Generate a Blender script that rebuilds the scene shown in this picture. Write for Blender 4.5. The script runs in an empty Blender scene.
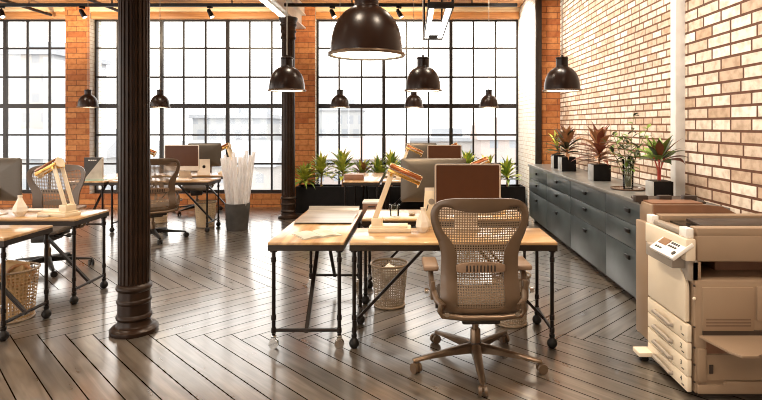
import bpy, bmesh, math, random
from mathutils import Vector, Matrix
PI = math.pi
SC = bpy.context.scene
COL = SC.collection

# ------------------------------------------------------------------ materials
def new_mat(name):
    m = bpy.data.materials.new(name); m.use_nodes = True
    nt = m.node_tree
    return m, nt, nt.nodes['Principled BSDF']

def lin(c):
    return tuple(c) + (1.0,) if len(c) == 3 else tuple(c)

def mat(name, col, rough=0.5, metal=0.0, var=0.15, scale=12.0, bump=0.0, coat=0.0, emit=None, es=0.0, stretch=None, spec=None):
    m, nt, b = new_mat(name)
    N, L = nt.nodes, nt.links
    b.inputs['Roughness'].default_value = rough
    b.inputs['Metallic'].default_value = metal
    if spec is not None: b.inputs['Specular IOR Level'].default_value = spec
    if coat: b.inputs['Coat Weight'].default_value = coat; b.inputs['Coat Roughness'].default_value = 0.08
    tc = N.new('ShaderNodeTexCoord'); nz = N.new('ShaderNodeTexNoise')
    nz.inputs['Scale'].default_value = scale; nz.inputs['Detail'].default_value = 4
    if stretch:
        mp = N.new('ShaderNodeMapping'); mp.inputs['Scale'].default_value = stretch
        L.new(tc.outputs['Object'], mp.inputs['Vector']); L.new(mp.outputs[0], nz.inputs['Vector'])
    else:
        L.new(tc.outputs['Object'], nz.inputs['Vector'])
    rp = N.new('ShaderNodeValToRGB')
    rp.color_ramp.elements[0].position = 0.3; rp.color_ramp.elements[1].position = 0.7
    rp.color_ramp.elements[0].color = lin([max(0, x*(1-var)) for x in col])
    rp.color_ramp.elements[1].color = lin([min(1, x*(1+var)) for x in col])
    L.new(nz.outputs['Fac'], rp.inputs['Fac']); L.new(rp.outputs['Color'], b.inputs['Base Color'])
    if bump:
        bp = N.new('ShaderNodeBump'); bp.inputs['Strength'].default_value = bump; bp.inputs['Distance'].default_value = 0.01
        L.new(nz.outputs['Fac'], bp.inputs['Height']); L.new(bp.outputs[0], b.inputs['Normal'])
    if emit:
        b.inputs['Emission Color'].default_value = lin(emit); b.inputs['Emission Strength'].default_value = es
    return m

def brick_mat(name, axis, bw, rh, ms, c1, c2, mortar, c3=None, rough=0.8, squash=1.0, bump=0.6, off=(0, 0)):
    m, nt, b = new_mat(name)
    N, L = nt.nodes, nt.links
    b.inputs['Roughness'].default_value = rough
    tc = N.new('ShaderNodeTexCoord'); sp = N.new('ShaderNodeSeparateXYZ'); cb = N.new('ShaderNodeCombineXYZ')
    L.new(tc.outputs['Object'], sp.inputs[0])
    a1 = N.new('ShaderNodeMath'); a1.operation = 'ADD'; a1.inputs[1].default_value = 40.0 + off[0]
    a2 = N.new('ShaderNodeMath'); a2.operation = 'ADD'; a2.inputs[1].default_value = 20.0 + off[1]
    L.new(sp.outputs['Y' if axis == 'x' else 'X'], a1.inputs[0]); L.new(sp.outputs['Z'], a2.inputs[0])
    L.new(a1.outputs[0], cb.inputs[0]); L.new(a2.outputs[0], cb.inputs[1])
    br = N.new('ShaderNodeTexBrick')
    br.offset = 0.5; br.squash = squash; br.squash_frequency = 3
    br.inputs['Scale'].default_value = 1.0
    br.inputs['Brick Width'].default_value = bw; br.inputs['Row Height'].default_value = rh
    br.inputs['Mortar Size'].default_value = ms; br.inputs['Mortar Smooth'].default_value = 0.1
    br.inputs['Color1'].default_value = lin(c1); br.inputs['Color2'].default_value = lin(c2)
    br.inputs['Mortar'].default_value = lin(mortar)
    L.new(cb.outputs[0], br.inputs['Vector'])
    nz = N.new('ShaderNodeTexNoise'); nz.inputs['Scale'].default_value = 14; nz.inputs['Detail'].default_value = 5
    L.new(cb.outputs[0], nz.inputs['Vector'])
    mx = N.new('ShaderNodeMixRGB'); mx.blend_type = 'MULTIPLY'; mx.inputs['Fac'].default_value = 0.55
    rp = N.new('ShaderNodeValToRGB')
    rp.color_ramp.elements[0].position = 0.34; rp.color_ramp.elements[0].color = lin(c3 or (0.5, 0.42, 0.34))
    rp.color_ramp.elements[1].position = 0.56; rp.color_ramp.elements[1].color = (1, 1, 1, 1)
    L.new(nz.outputs['Fac'], rp.inputs['Fac'])
    L.new(br.outputs['Color'], mx.inputs['Color1']); L.new(rp.outputs['Color'], mx.inputs['Color2'])
    L.new(mx.outputs[0], b.inputs['Base Color'])
    iv = N.new('ShaderNodeMath'); iv.operation = 'SUBTRACT'; iv.inputs[0].default_value = 1.0
    L.new(br.outputs['Fac'], iv.inputs[1])
    ad = N.new('ShaderNodeMath'); ad.operation = 'MULTIPLY_ADD'; ad.inputs[1].default_value = 0.25
    L.new(nz.outputs['Fac'], ad.inputs[0]); L.new(iv.outputs[0], ad.inputs[2])
    bp = N.new('ShaderNodeBump'); bp.inputs['Strength'].default_value = bump; bp.inputs['Distance'].default_value = 0.012
    L.new(ad.outputs[0], bp.inputs['Height']); L.new(bp.outputs[0], b.inputs['Normal'])
    return m

def wood_mat(name, c1, c2, rough=0.4, axis='X', scale=1.0, coat=0.0, plank=None):
    m, nt, b = new_mat(name)
    N, L = nt.nodes, nt.links
    b.inputs['Roughness'].default_value = rough
    if coat: b.inputs['Coat Weight'].default_value = coat; b.inputs['Coat Roughness'].default_value = 0.12
    tc = N.new('ShaderNodeTexCoord'); mp = N.new('ShaderNodeMapping')
    s = {'X': (1.2, 16, 16), 'Y': (16, 1.2, 16), 'Z': (16, 16, 1.2)}[axis]
    mp.inputs['Scale'].default_value = tuple(q*scale for q in s)
    L.new(tc.outputs['Object'], mp.inputs['Vector'])
    nz = N.new('ShaderNodeTexNoise'); nz.inputs['Scale'].default_value = 1.0; nz.inputs['Detail'].default_value = 8
    nz.inputs['Distortion'].default_value = 0.8
    L.new(mp.outputs[0], nz.inputs['Vector'])
    rp = N.new('ShaderNodeValToRGB')
    rp.color_ramp.elements[0].position = 0.35; rp.color_ramp.elements[0].color = lin(c1)
    rp.color_ramp.elements[1].position = 0.65; rp.color_ramp.elements[1].color = lin(c2)
    L.new(nz.outputs['Fac'], rp.inputs['Fac'])
    out = rp.outputs['Color']
    if plank:
        sp = N.new('ShaderNodeSeparateXYZ'); cb = N.new('ShaderNodeCombineXYZ'); L.new(tc.outputs['Object'], sp.inputs[0])
        L.new(sp.outputs[0], cb.inputs[0]); L.new(sp.outputs[1 if plank == 'xy' else 2], cb.inputs[1])
        br = N.new('ShaderNodeTexBrick'); br.inputs['Scale'].default_value = 1
        br.inputs['Brick Width'].default_value = 1.6; br.inputs['Row Height'].default_value = 0.16
        br.inputs['Mortar Size'].default_value = 0.006
        br.inputs['Color1'].default_value = (1, 1, 1, 1); br.inputs['Color2'].default_value = (0.6, 0.55, 0.5, 1)
        br.inputs['Mortar'].default_value = (0.12, 0.1, 0.08, 1)
        L.new(cb.outputs[0], br.inputs['Vector'])
        mx = N.new('ShaderNodeMixRGB'); mx.blend_type = 'MULTIPLY'; mx.inputs['Fac'].default_value = 0.9
        L.new(out, mx.inputs['Color1']); L.new(br.outputs['Color'], mx.inputs['Color2']); out = mx.outputs[0]
    L.new(out, b.inputs['Base Color'])
    return m

def floor_mat():
    m, nt, b = new_mat('floor planks')
    N, L = nt.nodes, nt.links
    uv = N.new('ShaderNodeUVMap'); uv.uv_map = 'grain'
    mp = N.new('ShaderNodeMapping'); mp.inputs['Scale'].default_value = (1.1, 16, 1)
    L.new(uv.outputs[0], mp.inputs['Vector'])
    nz = N.new('ShaderNodeTexNoise'); nz.inputs['Scale'].default_value = 1.0; nz.inputs['Detail'].default_value = 9; nz.inputs['Distortion'].default_value = 1.2
    L.new(mp.outputs[0], nz.inputs['Vector'])
    rp = N.new('ShaderNodeValToRGB'); e = rp.color_ramp.elements
    e[0].position = 0.34; e[0].color = FLOOR_C[0]
    e[1].position = 0.66; e[1].color = FLOOR_C[2]
    k = e.new(0.5); k.color = FLOOR_C[1]
    L.new(nz.outputs['Fac'], rp.inputs['Fac'])
    at = N.new('ShaderNodeAttribute'); at.attribute_name = 'tone'
    mx = N.new('ShaderNodeMixRGB'); mx.blend_type = 'MULTIPLY'; mx.inputs['Fac'].default_value = 1.0
    L.new(rp.outputs['Color'], mx.inputs['Color1']); L.new(at.outputs['Color'], mx.inputs['Color2'])
    # worn, patchy finish
    n2 = N.new('ShaderNodeTexNoise'); n2.inputs['Scale'].default_value = 3.0; n2.inputs['Detail'].default_value = 6
    mp2 = N.new('ShaderNodeMapping'); mp2.inputs['Scale'].default_value = (1, 3, 1)
    L.new(uv.outputs[0], mp2.inputs['Vector']); L.new(mp2.outputs[0], n2.inputs['Vector'])
    r2 = N.new('ShaderNodeValToRGB'); r2.color_ramp.elements[0].position = 0.35; r2.color_ramp.elements[0].color = (0.55, 0.5, 0.46, 1)
    r2.color_ramp.elements[1].position = 0.62; r2.color_ramp.elements[1].color = (1, 1, 1, 1)
    L.new(n2.outputs['Fac'], r2.inputs['Fac'])
    m2 = N.new('ShaderNodeMixRGB'); m2.blend_type = 'MULTIPLY'; m2.inputs['Fac'].default_value = 0.8
    L.new(mx.outputs[0], m2.inputs['Color1']); L.new(r2.outputs['Color'], m2.inputs['Color2'])
    L.new(m2.outputs[0], b.inputs['Base Color'])
    mr = N.new('ShaderNodeMapRange'); mr.inputs['To Min'].default_value = 0.2; mr.inputs['To Max'].default_value = 0.42
    L.new(n2.outputs['Fac'], mr.inputs['Value']); L.new(mr.outputs[0], b.inputs['Roughness'])
    bp = N.new('ShaderNodeBump'); bp.inputs['Strength'].default_value = 0.12; bp.inputs['Distance'].default_value = 0.004
    L.new(nz.outputs['Fac'], bp.inputs['Height']); L.new(bp.outputs[0], b.inputs['Normal'])
    b.inputs['Specular IOR Level'].default_value = 0.6
    b.inputs['Coat Weight'].default_value = 1.0; b.inputs['Coat Roughness'].default_value = 0.15; b.inputs['Coat IOR'].default_value = 1.6
    return m
FLOOR_C = [(0.080, 0.062, 0.046, 1), (0.125, 0.104, 0.084, 1), (0.175, 0.150, 0.125, 1)]

def glass_mat(name, tint=(1, 1, 1), fac=0.06, rough=0.0):
    m = bpy.data.materials.new(name); m.use_nodes = True
    nt = m.node_tree; N, L = nt.nodes, nt.links
    N.remove(N['Principled BSDF'])
    t = N.new('ShaderNodeBsdfTransparent'); t.inputs[0].default_value = lin(tint)
    g = N.new('ShaderNodeBsdfGlossy'); g.inputs['Roughness'].default_value = rough
    fr = N.new('ShaderNodeFresnel'); fr.inputs['IOR'].default_value = 1.45
    mx = N.new('ShaderNodeMixShader')
    L.new(fr.outputs[0], mx.inputs[0]); L.new(t.outputs[0], mx.inputs[1]); L.new(g.outputs[0], mx.inputs[2])
    L.new(mx.outputs[0], N['Material Output'].inputs['Surface'])
    return m

def sheer_mat(name, col, open_fac):
    """thin translucent paper / film: part diffuse + translucent, part see-through"""
    m = bpy.data.materials.new(name); m.use_nodes = True
    nt = m.node_tree; N, L = nt.nodes, nt.links
    b = N['Principled BSDF']; b.inputs['Base Color'].default_value = lin(col); b.inputs['Roughness'].default_value = 0.35
    tl = N.new('ShaderNodeBsdfTranslucent'); tl.inputs[0].default_value = lin(col)
    m1 = N.new('ShaderNodeMixShader'); m1.inputs[0].default_value = 0.5
    L.new(b.outputs[0], m1.inputs[1]); L.new(tl.outputs[0], m1.inputs[2])
    t = N.new('ShaderNodeBsdfTransparent'); m2 = N.new('ShaderNodeMixShader')
    nz = N.new('ShaderNodeTexNoise'); nz.inputs['Scale'].default_value = 20
    mr = N.new('ShaderNodeMapRange'); mr.inputs['To Min'].default_value = open_fac*0.7; mr.inputs['To Max'].default_value = open_fac*1.3
    L.new(nz.outputs['Fac'], mr.inputs['Value']); L.new(mr.outputs[0], m2.inputs[0])
    L.new(m1.outputs[0], m2.inputs[1]); L.new(t.outputs[0], m2.inputs[2])
    L.new(m2.outputs[0], N['Material Output'].inputs['Surface'])
    return m

def mesh_fabric(name, col, cell, hole, rough=0.4, metal=0.0, square=False):
    """woven or punched sheet: real holes given by a UV lattice"""
    m, nt, b = new_mat(name)
    N, L = nt.nodes, nt.links
    b.inputs['Base Color'].default_value = lin(col); b.inputs['Roughness'].default_value = rough; b.inputs['Metallic'].default_value = metal
    uv = N.new('ShaderNodeUVMap'); uv.uv_map = 'weave'; sp = N.new('ShaderNodeSeparateXYZ'); L.new(uv.outputs[0], sp.inputs[0])
    def wave(sock, ph=0.0):
        a = N.new('ShaderNodeMath'); a.operation = 'MULTIPLY_ADD'; a.inputs[1].default_value = 2*PI/cell; a.inputs[2].default_value = ph
        L.new(sock, a.inputs[0]); s = N.new('ShaderNodeMath'); s.operation = 'SINE'; L.new(a.outputs[0], s.inputs[0]); return s.outputs[0]
    u, v = sp.outputs[0], sp.outputs[1]
    c = N.new('ShaderNodeMath')
    if square:
        c.operation = 'MINIMUM'
    else:
        c.operation = 'ADD'
    L.new(wave(u), c.inputs[0]); L.new(wave(v), c.inputs[1])
    g = N.new('ShaderNodeMath'); g.operation = 'GREATER_THAN'; g.inputs[1].default_value = hole
    L.new(c.outputs[0], g.inputs[0])
    t = N.new('ShaderNodeBsdfTransparent'); mx = N.new('ShaderNodeMixShader')
    L.new(g.outputs[0], mx.inputs[0]); L.new(b.outputs[0], mx.inputs[1]); L.new(t.outputs[0], mx.inputs[2])
    L.new(mx.outputs[0], N['Material Output'].inputs['Surface'])
    return m

def emit_mat(name, col, s):
    m, nt, b = new_mat(name)
    b.inputs['Base Color'].default_value = lin(col)
    b.inputs['Emission Color'].default_value = lin(col); b.inputs['Emission Strength'].default_value = s
    return m

M = dict(
    floor=floor_mat(),
    brick_pale=brick_mat('pale brick', 'x', 0.215, 0.0745, 0.0095, (0.88, 0.79, 0.68), (0.56, 0.39, 0.27), (0.17, 0.07, 0.03), squash=1.35),
    brick_big=brick_mat('large pale brick', 'x', 0.265, 0.099, 0.011, (0.88, 0.79, 0.68), (0.46, 0.31, 0.20), (0.12, 0.045, 0.02), squash=1.25, off=(0.1, 0.03)),
    brick_orange=brick_mat('orange brick', 'y', 0.36, 0.105, 0.006, (0.64, 0.27, 0.085), (0.42, 0.13, 0.035), (0.20, 0.075, 0.03), c3=(0.6, 0.45, 0.35)),
    brick_lit=brick_mat('brick with painted daylight', 'x', 0.24, 0.075, 0.005, (0.93, 0.90, 0.85), (0.90, 0.85, 0.78), (0.62, 0.50, 0.40), c3=(0.85, 0.8, 0.75)),  # strong window light on the reveals put into the brick colour
    joint=mat('dark floor joint', (0.010, 0.007, 0.005), 0.95, spec=0.0),
    wall_plain=mat('plain plaster', (0.72, 0.58, 0.42), 0.85, var=0.06, scale=3),
    ceil=wood_mat('ceiling boards', (0.45, 0.20, 0.07), (0.66, 0.36, 0.15), 0.55, 'X', 1.0, plank='xy'),
    lintel=wood_mat('lintel timber', (0.42, 0.17, 0.05), (0.62, 0.29, 0.10), 0.5, 'X'),
    mould=wood_mat('pale timber moulding', (0.72, 0.50, 0.28), (0.85, 0.66, 0.42), 0.45, 'X'),
    frame=mat('window steel', (0.022, 0.016, 0.013), 0.4, 0.3),
    glass=glass_mat('window glass'),
    steel_dark=mat('dark painted steel', (0.030, 0.020, 0.015), 0.38, 0.4),
    steel_pale=mat('pale grey painted steel', (0.74, 0.72, 0.69), 0.4, 0.1, var=0.05),
    iron=mat('bronze black cast iron', (0.021, 0.0098, 0.005), 0.32, 0.15, var=0.3, scale=8, spec=0.25),
    pipe=mat('blackened pipe', (0.014, 0.009, 0.007), 0.38, 0.3, var=0.25, spec=0.3),
    castor=mat('black rubber', (0.009, 0.007, 0.006), 0.45, spec=0.25),
    chrome=mat('chrome', (0.7, 0.68, 0.65), 0.15, 1.0, var=0.03),
    top=wood_mat('oiled oak top', (0.37, 0.195, 0.072), (0.60, 0.38, 0.175), 0.3, 'X', 1.0, coat=0.5),
    edge=mat('dark table edging', (0.022, 0.013, 0.008), 0.4, 0.3),
    taupe=mat('taupe chair plastic', (0.105, 0.065, 0.038), 0.36, 0.15, var=0.12, scale=5, coat=0.15),
    taupe_d=mat('dark chair plastic', (0.028, 0.020, 0.015), 0.4, 0.2),
    bronze=mat('bronze grey metal', (0.17, 0.115, 0.075), 0.3, 0.75, var=0.12),
    weave=mesh_fabric('chair weave', (0.20, 0.14, 0.092), 0.0160, 0.5),
    weave_seat=mat('woven seat', (0.07, 0.05, 0.036), 0.7, var=0.3, scale=120),
    armpad=mat('arm pad', (0.21, 0.13, 0.08), 0.5, var=0.1),
    screen=mat('dark brown screen', (0.085, 0.032, 0.014), 0.35, 0.0, var=0.05, spec=0.25),  # brown reflection of the warm room painted into the base colour
    alu=mat('brushed aluminium', (0.10, 0.084, 0.068), 0.4, 0.4, var=0.05, stretch=(3, 3, 30)),
    bezel=mat('silver bezel', (0.72, 0.62, 0.52), 0.3, 0.3, var=0.05),
    brass=mat('polished brass', (0.80, 0.48, 0.14), 0.2, 1.0, var=0.15, scale=30),
    copper=mat('copper brown', (0.26, 0.075, 0.02), 0.3, 0.6, var=0.15),
    cream=mat('cream lacquer', (0.80, 0.66, 0.46), 0.4, var=0.05),
    ceramic=mat('cream ceramic', (0.80, 0.72, 0.60), 0.3, var=0.05),
    paper=mat('white paper', (0.84, 0.80, 0.72), 0.6, var=0.04),
    draft=mat('grey drawing film', (0.25, 0.22, 0.19), 0.3, var=0.3, scale=6, stretch=(0.5, 4, 1)),
    cab=mat('slate grey lacquer', (0.052, 0.064, 0.068), 0.35, var=0.25, scale=5, coat=0.2),
    cab_top=mat('grey worktop', (0.15, 0.145, 0.135), 0.3, var=0.15, scale=9, coat=0.2),
    knob=mat('black knob', (0.012, 0.010, 0.009), 0.35, 0.4),
    pot_black=mat('black glazed pot', (0.006, 0.005, 0.005), 0.5, var=0.3, spec=0.15),
    pot_side=mat('grey pot side', (0.38, 0.37, 0.35), 0.4, 0.3, var=0.15, scale=10),
    soil=mat('soil', (0.05, 0.032, 0.02), 0.9, var=0.4, scale=60, bump=0.8),
    leaf_green=mat('yellow green leaf', (0.44, 0.47, 0.07), 0.42, var=0.6, scale=9),
    leaf_deep=mat('deep green leaf', (0.16, 0.25, 0.04), 0.45, var=0.5, scale=9),
    leaf_red=mat('red brown leaf', (0.17, 0.045, 0.022), 0.4, var=0.6, scale=8),
    leaf_tan=mat('tan brown leaf', (0.30, 0.14, 0.06), 0.4, var=0.5, scale=8),
    leaf_dark=mat('dark olive leaf', (0.035, 0.045, 0.018), 0.4, var=0.5, scale=8),
    stem=mat('stem', (0.34, 0.16, 0.07), 0.6, var=0.3),
    stem_red=mat('red stem', (0.45, 0.06, 0.04), 0.5, var=0.3),
    stem_green=mat('green brown stem', (0.16, 0.14, 0.05), 0.6, var=0.3),
    clear=glass_mat('clear glass', (0.94, 0.97, 0.95)),
    tray=mat('dark brown tray', (0.10, 0.055, 0.035), 0.25, coat=0.4),
    perf=mesh_fabric('perforated metal', (0.46, 0.36, 0.26), 0.0235, -0.05, 0.35, 0.5, square=True),
    wicker=mesh_fabric('open wicker weave', (0.34, 0.21, 0.10), 0.030, -0.15, 0.6, 0.0, square=True),
    wicker_pale=mesh_fabric('pale wicker weave', (0.62, 0.46, 0.28), 0.030, 0.25, 0.6, 0.0, square=True),
    rim=mat('basket rim', (0.30, 0.22, 0.15), 0.4, 0.4),
    kraft=mat('kraft paper', (0.52, 0.33, 0.15), 0.7, var=0.15, scale=20, bump=0.5),
    wood_ball=mat('turned wood', (0.42, 0.20, 0.08), 0.4),
    liner=mat('cream bin liner', (0.72, 0.60, 0.42), 0.6, var=0.1),
    felt=mat('dark grey concrete', (0.055, 0.05, 0.046), 0.6, var=0.35, scale=6, bump=0.3),
    tracing=sheer_mat('tracing paper', (0.93, 0.91, 0.90), 0.50),
    shade=mat('black brown enamel', (0.016, 0.0065, 0.0035), 0.30, 0.1, var=0.3, scale=4, spec=0.3),
    shade_in=mat('white enamel inside', (0.85, 0.80, 0.70), 0.5, var=0.03),
    cord=mat('grey cord', (0.35, 0.32, 0.28), 0.5),
    bulb=emit_mat('lit diffuser', (1.0, 0.86, 0.66), 6.0),
    led=emit_mat('lit strip', (1.0, 0.93, 0.82), 7.0),
    black=mat('matt black metal', (0.012, 0.010, 0.009), 0.4, 0.3),
    pr_tan=mat('tan printer casing', (0.285, 0.195, 0.125), 0.5, var=0.04, scale=4),
    pr_cream=mat('cream printer panel', (0.74, 0.63, 0.48), 0.45, var=0.03, scale=4),
    pr_grey=mat('warm grey printer plastic', (0.30, 0.25, 0.20), 0.45, var=0.05),
    pr_vent=mat('brown vent slot', (0.16, 0.10, 0.065), 0.6),
    pr_red=mat('red brown printer tray', (0.20, 0.095, 0.052), 0.45, var=0.08),
    pr_dark=mat('dark brown plastic', (0.035, 0.022, 0.016), 0.45),
    pr_black=mat('black printer glass', (0.014, 0.012, 0.010), 0.15),
    lcd=mat('brown display', (0.20, 0.10, 0.045), 0.2),
    white=mat('white plastic', (0.82, 0.78, 0.72), 0.4, var=0.03),
    ink=mat('dark print', (0.03, 0.025, 0.02), 0.6),
    sign_b=mat('black board', (0.035, 0.028, 0.024), 0.5),
    sign_g=mat('grey beige board', (0.45, 0.40, 0.33), 0.5),
    glass_green=mat('green tinted glass plate', (0.35, 0.55, 0.45), 0.1, var=0.05),
    ped=mat('brown box side', (0.24, 0.12, 0.07), 0.5),
    sky_blue=mat('pale blue panel', (0.35, 0.42, 0.50), 0.6),
    ground=mat('pale paving', (0.30, 0.29, 0.28), 0.9, var=0.15, scale=0.05),
)

# ------------------------------------------------------------------ mesh helpers
class MB:
    """collects shapes for ONE mesh"""
    def __init__(self): self.bm = bmesh.new(); self.mi = 0
    def _setmi(self, faces):
        for f in faces: f.material_index = self.mi
    def box(self, c, s, rot=None, bev=0.0, seg=2):
        r = bmesh.ops.create_cube(self.bm, size=1.0)
        vs = r['verts']
        mtx = Matrix.Translation(Vector(c)) @ (rot.to_4x4() if rot else Matrix.Identity(4)) @ Matrix.Diagonal((s[0], s[1], s[2], 1))
        bmesh.ops.transform(self.bm, matrix=mtx, verts=vs)
        fs = set(f for v in vs for f in v.link_faces)
        if bev:
            es = list({e for v in vs for e in v.link_edges})
            g = bmesh.ops.bevel(self.bm, geom=es, offset=bev, segments=seg, affect='EDGES', profile=0.5)
            fs = set(g['faces']) | {f for f in fs if f.is_valid}
            fs |= {f for v in g['verts'] for f in v.link_faces}
        self._setmi(fs); return self
    def cyl(self, p0, p1, r, r2=None, seg=16, cap=True):
        p0, p1 = Vector(p0), Vector(p1); d = p1 - p0; n = d.length
        if n < 1e-6: return self
        r2 = r if r2 is None else r2
        q = d.to_track_quat('Z', 'Y')
        g = bmesh.ops.create_cone(self.bm, cap_ends=cap, segments=seg, radius1=r, radius2=r2, depth=n)
        bmesh.ops.transform(self.bm, matrix=Matrix.Translation((p0+p1)/2) @ q.to_matrix().to_4x4(), verts=g['verts'])
        self._setmi({f for v in g['verts'] for f in v.link_faces}); return self
    def sphere(self, c, r, s=(1, 1, 1), seg=16):
        g = bmesh.ops.create_uvsphere(self.bm, u_segments=seg, v_segments=max(6, seg//2), radius=r)
        bmesh.ops.transform(self.bm, matrix=Matrix.Translation(Vector(c)) @ Matrix.Diagonal((*s, 1)), verts=g['verts'])
        self._setmi({f for v in g['verts'] for f in v.link_faces}); return self
    def lathe(self, prof, c=(0, 0, 0), seg=32, flute=None, rot=None, cap=True):
        """prof: list of (r, z); flute: function(angle, k) -> radius factor"""
        c = Vector(c); rings = []
        for k, (r, z) in enumerate(prof):
            ring = []
            for i in range(seg):
                a = 2*PI*i/seg
                rr = r*(flute(a, k) if flute else 1)
                p = Vector((rr*math.cos(a), rr*math.sin(a), z))
                if rot: p = rot @ p
                ring.append(self.bm.verts.new(p + c))
            rings.append(ring)
        fs = []
        for k in range(len(rings)-1):
            for i in range(seg):
                j = (i+1) % seg
                fs.append(self.bm.faces.new((rings[k][i], rings[k][j], rings[k+1][j], rings[k+1][i])))
        if cap:
            if prof[0][0] > 1e-4: fs.append(self.bm.faces.new(rings[0][::-1]))
            if prof[-1][0] > 1e-4: fs.append(self.bm.faces.new(rings[-1]))
        self._setmi(fs); return self
    def tube(self, pts, r, seg=10, closed=False):
        pts = [Vector(p) for p in pts]; n = len(pts); rings = []
        up = None
        for i, p in enumerate(pts):
            a = pts[i-1] if (i > 0 or closed) else p
            b = pts[(i+1) % n] if (i < n-1 or closed) else p
            t = (b - a).normalized()
            if up is None:
                up = Vector((0, 0, 1)) if abs(t.z) < 0.9 else Vector((1, 0, 0))
            x = t.cross(up)
            if x.length < 1e-4: x = t.cross(Vector((0, 1, 0)))
            x.normalize(); y = x.cross(t).normalized(); up = y
            rr = r[i] if isinstance(r, (list, tuple)) else r
            rings.append([self.bm.verts.new(p + x*rr*math.cos(2*PI*k/seg) + y*rr*math.sin(2*PI*k/seg)) for k in range(seg)])
        fs = []
        for i in range(n if closed else n-1):
            A, B = rings[i], rings[(i+1) % n]
            for k in range(seg):
                j = (k+1) % seg
                fs.append(self.bm.faces.new((A[k], A[j], B[j], B[k])))
        if not closed:
            fs.append(self.bm.faces.new(rings[0][::-1])); fs.append(self.bm.faces.new(rings[-1]))
        self._setmi(fs); return self
    def prism(self, poly, d, mtx=None, bev=0.0):
        """poly: 2-D outline in xy, extruded by d along z, then placed by mtx"""
        lo = [self.bm.verts.new((x, y, 0)) for x, y in poly]
        hi = [self.bm.verts.new((x, y, d)) for x, y in poly]
        n = len(poly); fs = [self.bm.faces.new(lo[::-1]), self.bm.faces.new(hi)]
        for i in range(n):
            j = (i+1) % n; fs.append(self.bm.faces.new((lo[i], lo[j], hi[j], hi[i])))
        vs = lo + hi
        if bev:
            es = [e for e in {e for f in fs for e in f.edges}]
            g = bmesh.ops.bevel(self.bm, geom=es, offset=bev, segments=2, affect='EDGES', profile=0.5)
            fs = list({f for v in g['verts'] for f in v.link_faces} | {f for f in fs if f.is_valid})
            vs = list({v for f in fs for v in f.verts})
        if mtx: bmesh.ops.transform(self.bm, matrix=mtx, verts=vs)
        self._setmi(fs); return self
    def grid(self, f, nu, nv, uvscale=None, closed_u=False):
        """surface from f(u,v); optional 'weave' UVs in metres"""
        V = [[self.bm.verts.new(f(i/nu, j/nv)) for j in range(nv+1)] for i in range(nu + (0 if closed_u else 1))]
        uvl = self.bm.loops.layers.uv.get('weave') or (self.bm.loops.layers.uv.new('weave') if uvscale else None)
        fs = []
        for i in range(nu):
            for j in range(nv):
                i2 = (i+1) % len(V)
                q = self.bm.faces.new((V[i][j], V[i2][j], V[i2][j+1], V[i][j+1])); fs.append(q)
                if uvscale:
                    for l, (a, b) in zip(q.loops, ((i, j), (i+1, j), (i+1, j+1), (i, j+1))):
                        l[uvl].uv = (a/nu*uvscale[0], b/nv*uvscale[1])
        self._setmi(fs); return self
    def build(self, name, mats, parent=None, smooth=True, ang=35, loc=None, rz=0):
        bm = self.bm
        bmesh.ops.recalc_face_normals(bm, faces=bm.faces[:])
        if smooth:
            for f in bm.faces: f.smooth = True
            lim = math.radians(ang)
            for e in bm.edges:
                if len(e.link_faces) == 2 and e.calc_face_angle(0) > lim: e.smooth = False
        me = bpy.data.meshes.new(name); bm.to_mesh(me); bm.free()
        for m in (mats if isinstance(mats, (list, tuple)) else [mats]):
            me.materials.append(M[m] if isinstance(m, str) else m)
        o = bpy.data.objects.new(name, me); COL.objects.link(o)
        if parent: o.parent = parent
        if loc: o.location = loc
        o.rotation_euler.z = rz
        return o

def tag(o, label, cat, group=None):
    o['label'] = label; o['category'] = cat
    if group: o['group'] = group
    elif 'group' in o.keys(): del o['group']
    return o
def thing(name, label, cat, loc=(0, 0, 0), rz=0.0, group=None):
    o = bpy.data.objects.new(name, None); COL.objects.link(o); o.empty_display_size = 0.1
    o.location = loc; o.rotation_euler = (0, 0, rz)
    return tag(o, label, cat, group)
def struct(o): o['kind'] = 'structure'; return o
def dup(root, label, loc, rz=0.0, group=None):
    """copy a thing, its parts and their sub-parts"""
    r = root.copy(); COL.objects.link(r); r.location = loc; r.rotation_euler = (0, 0, rz); r['label'] = label
    if group: r['group'] = group
    for ch in list(root.children):
        c = ch.copy(); COL.objects.link(c); c.parent = r
        for g in list(ch.children):
            d = g.copy(); COL.objects.link(d); d.parent = c
    return r
RX = lambda a: Matrix.Rotation(a, 3, 'X')
RY = lambda a: Matrix.Rotation(a, 3, 'Y')
RZ = lambda a: Matrix.Rotation(a, 3, 'Z')

# ================================================================== THE ROOM
XL, XR, YB, YF, H = -11.0, 2.53, -3.6, 10.5, 3.9

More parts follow.
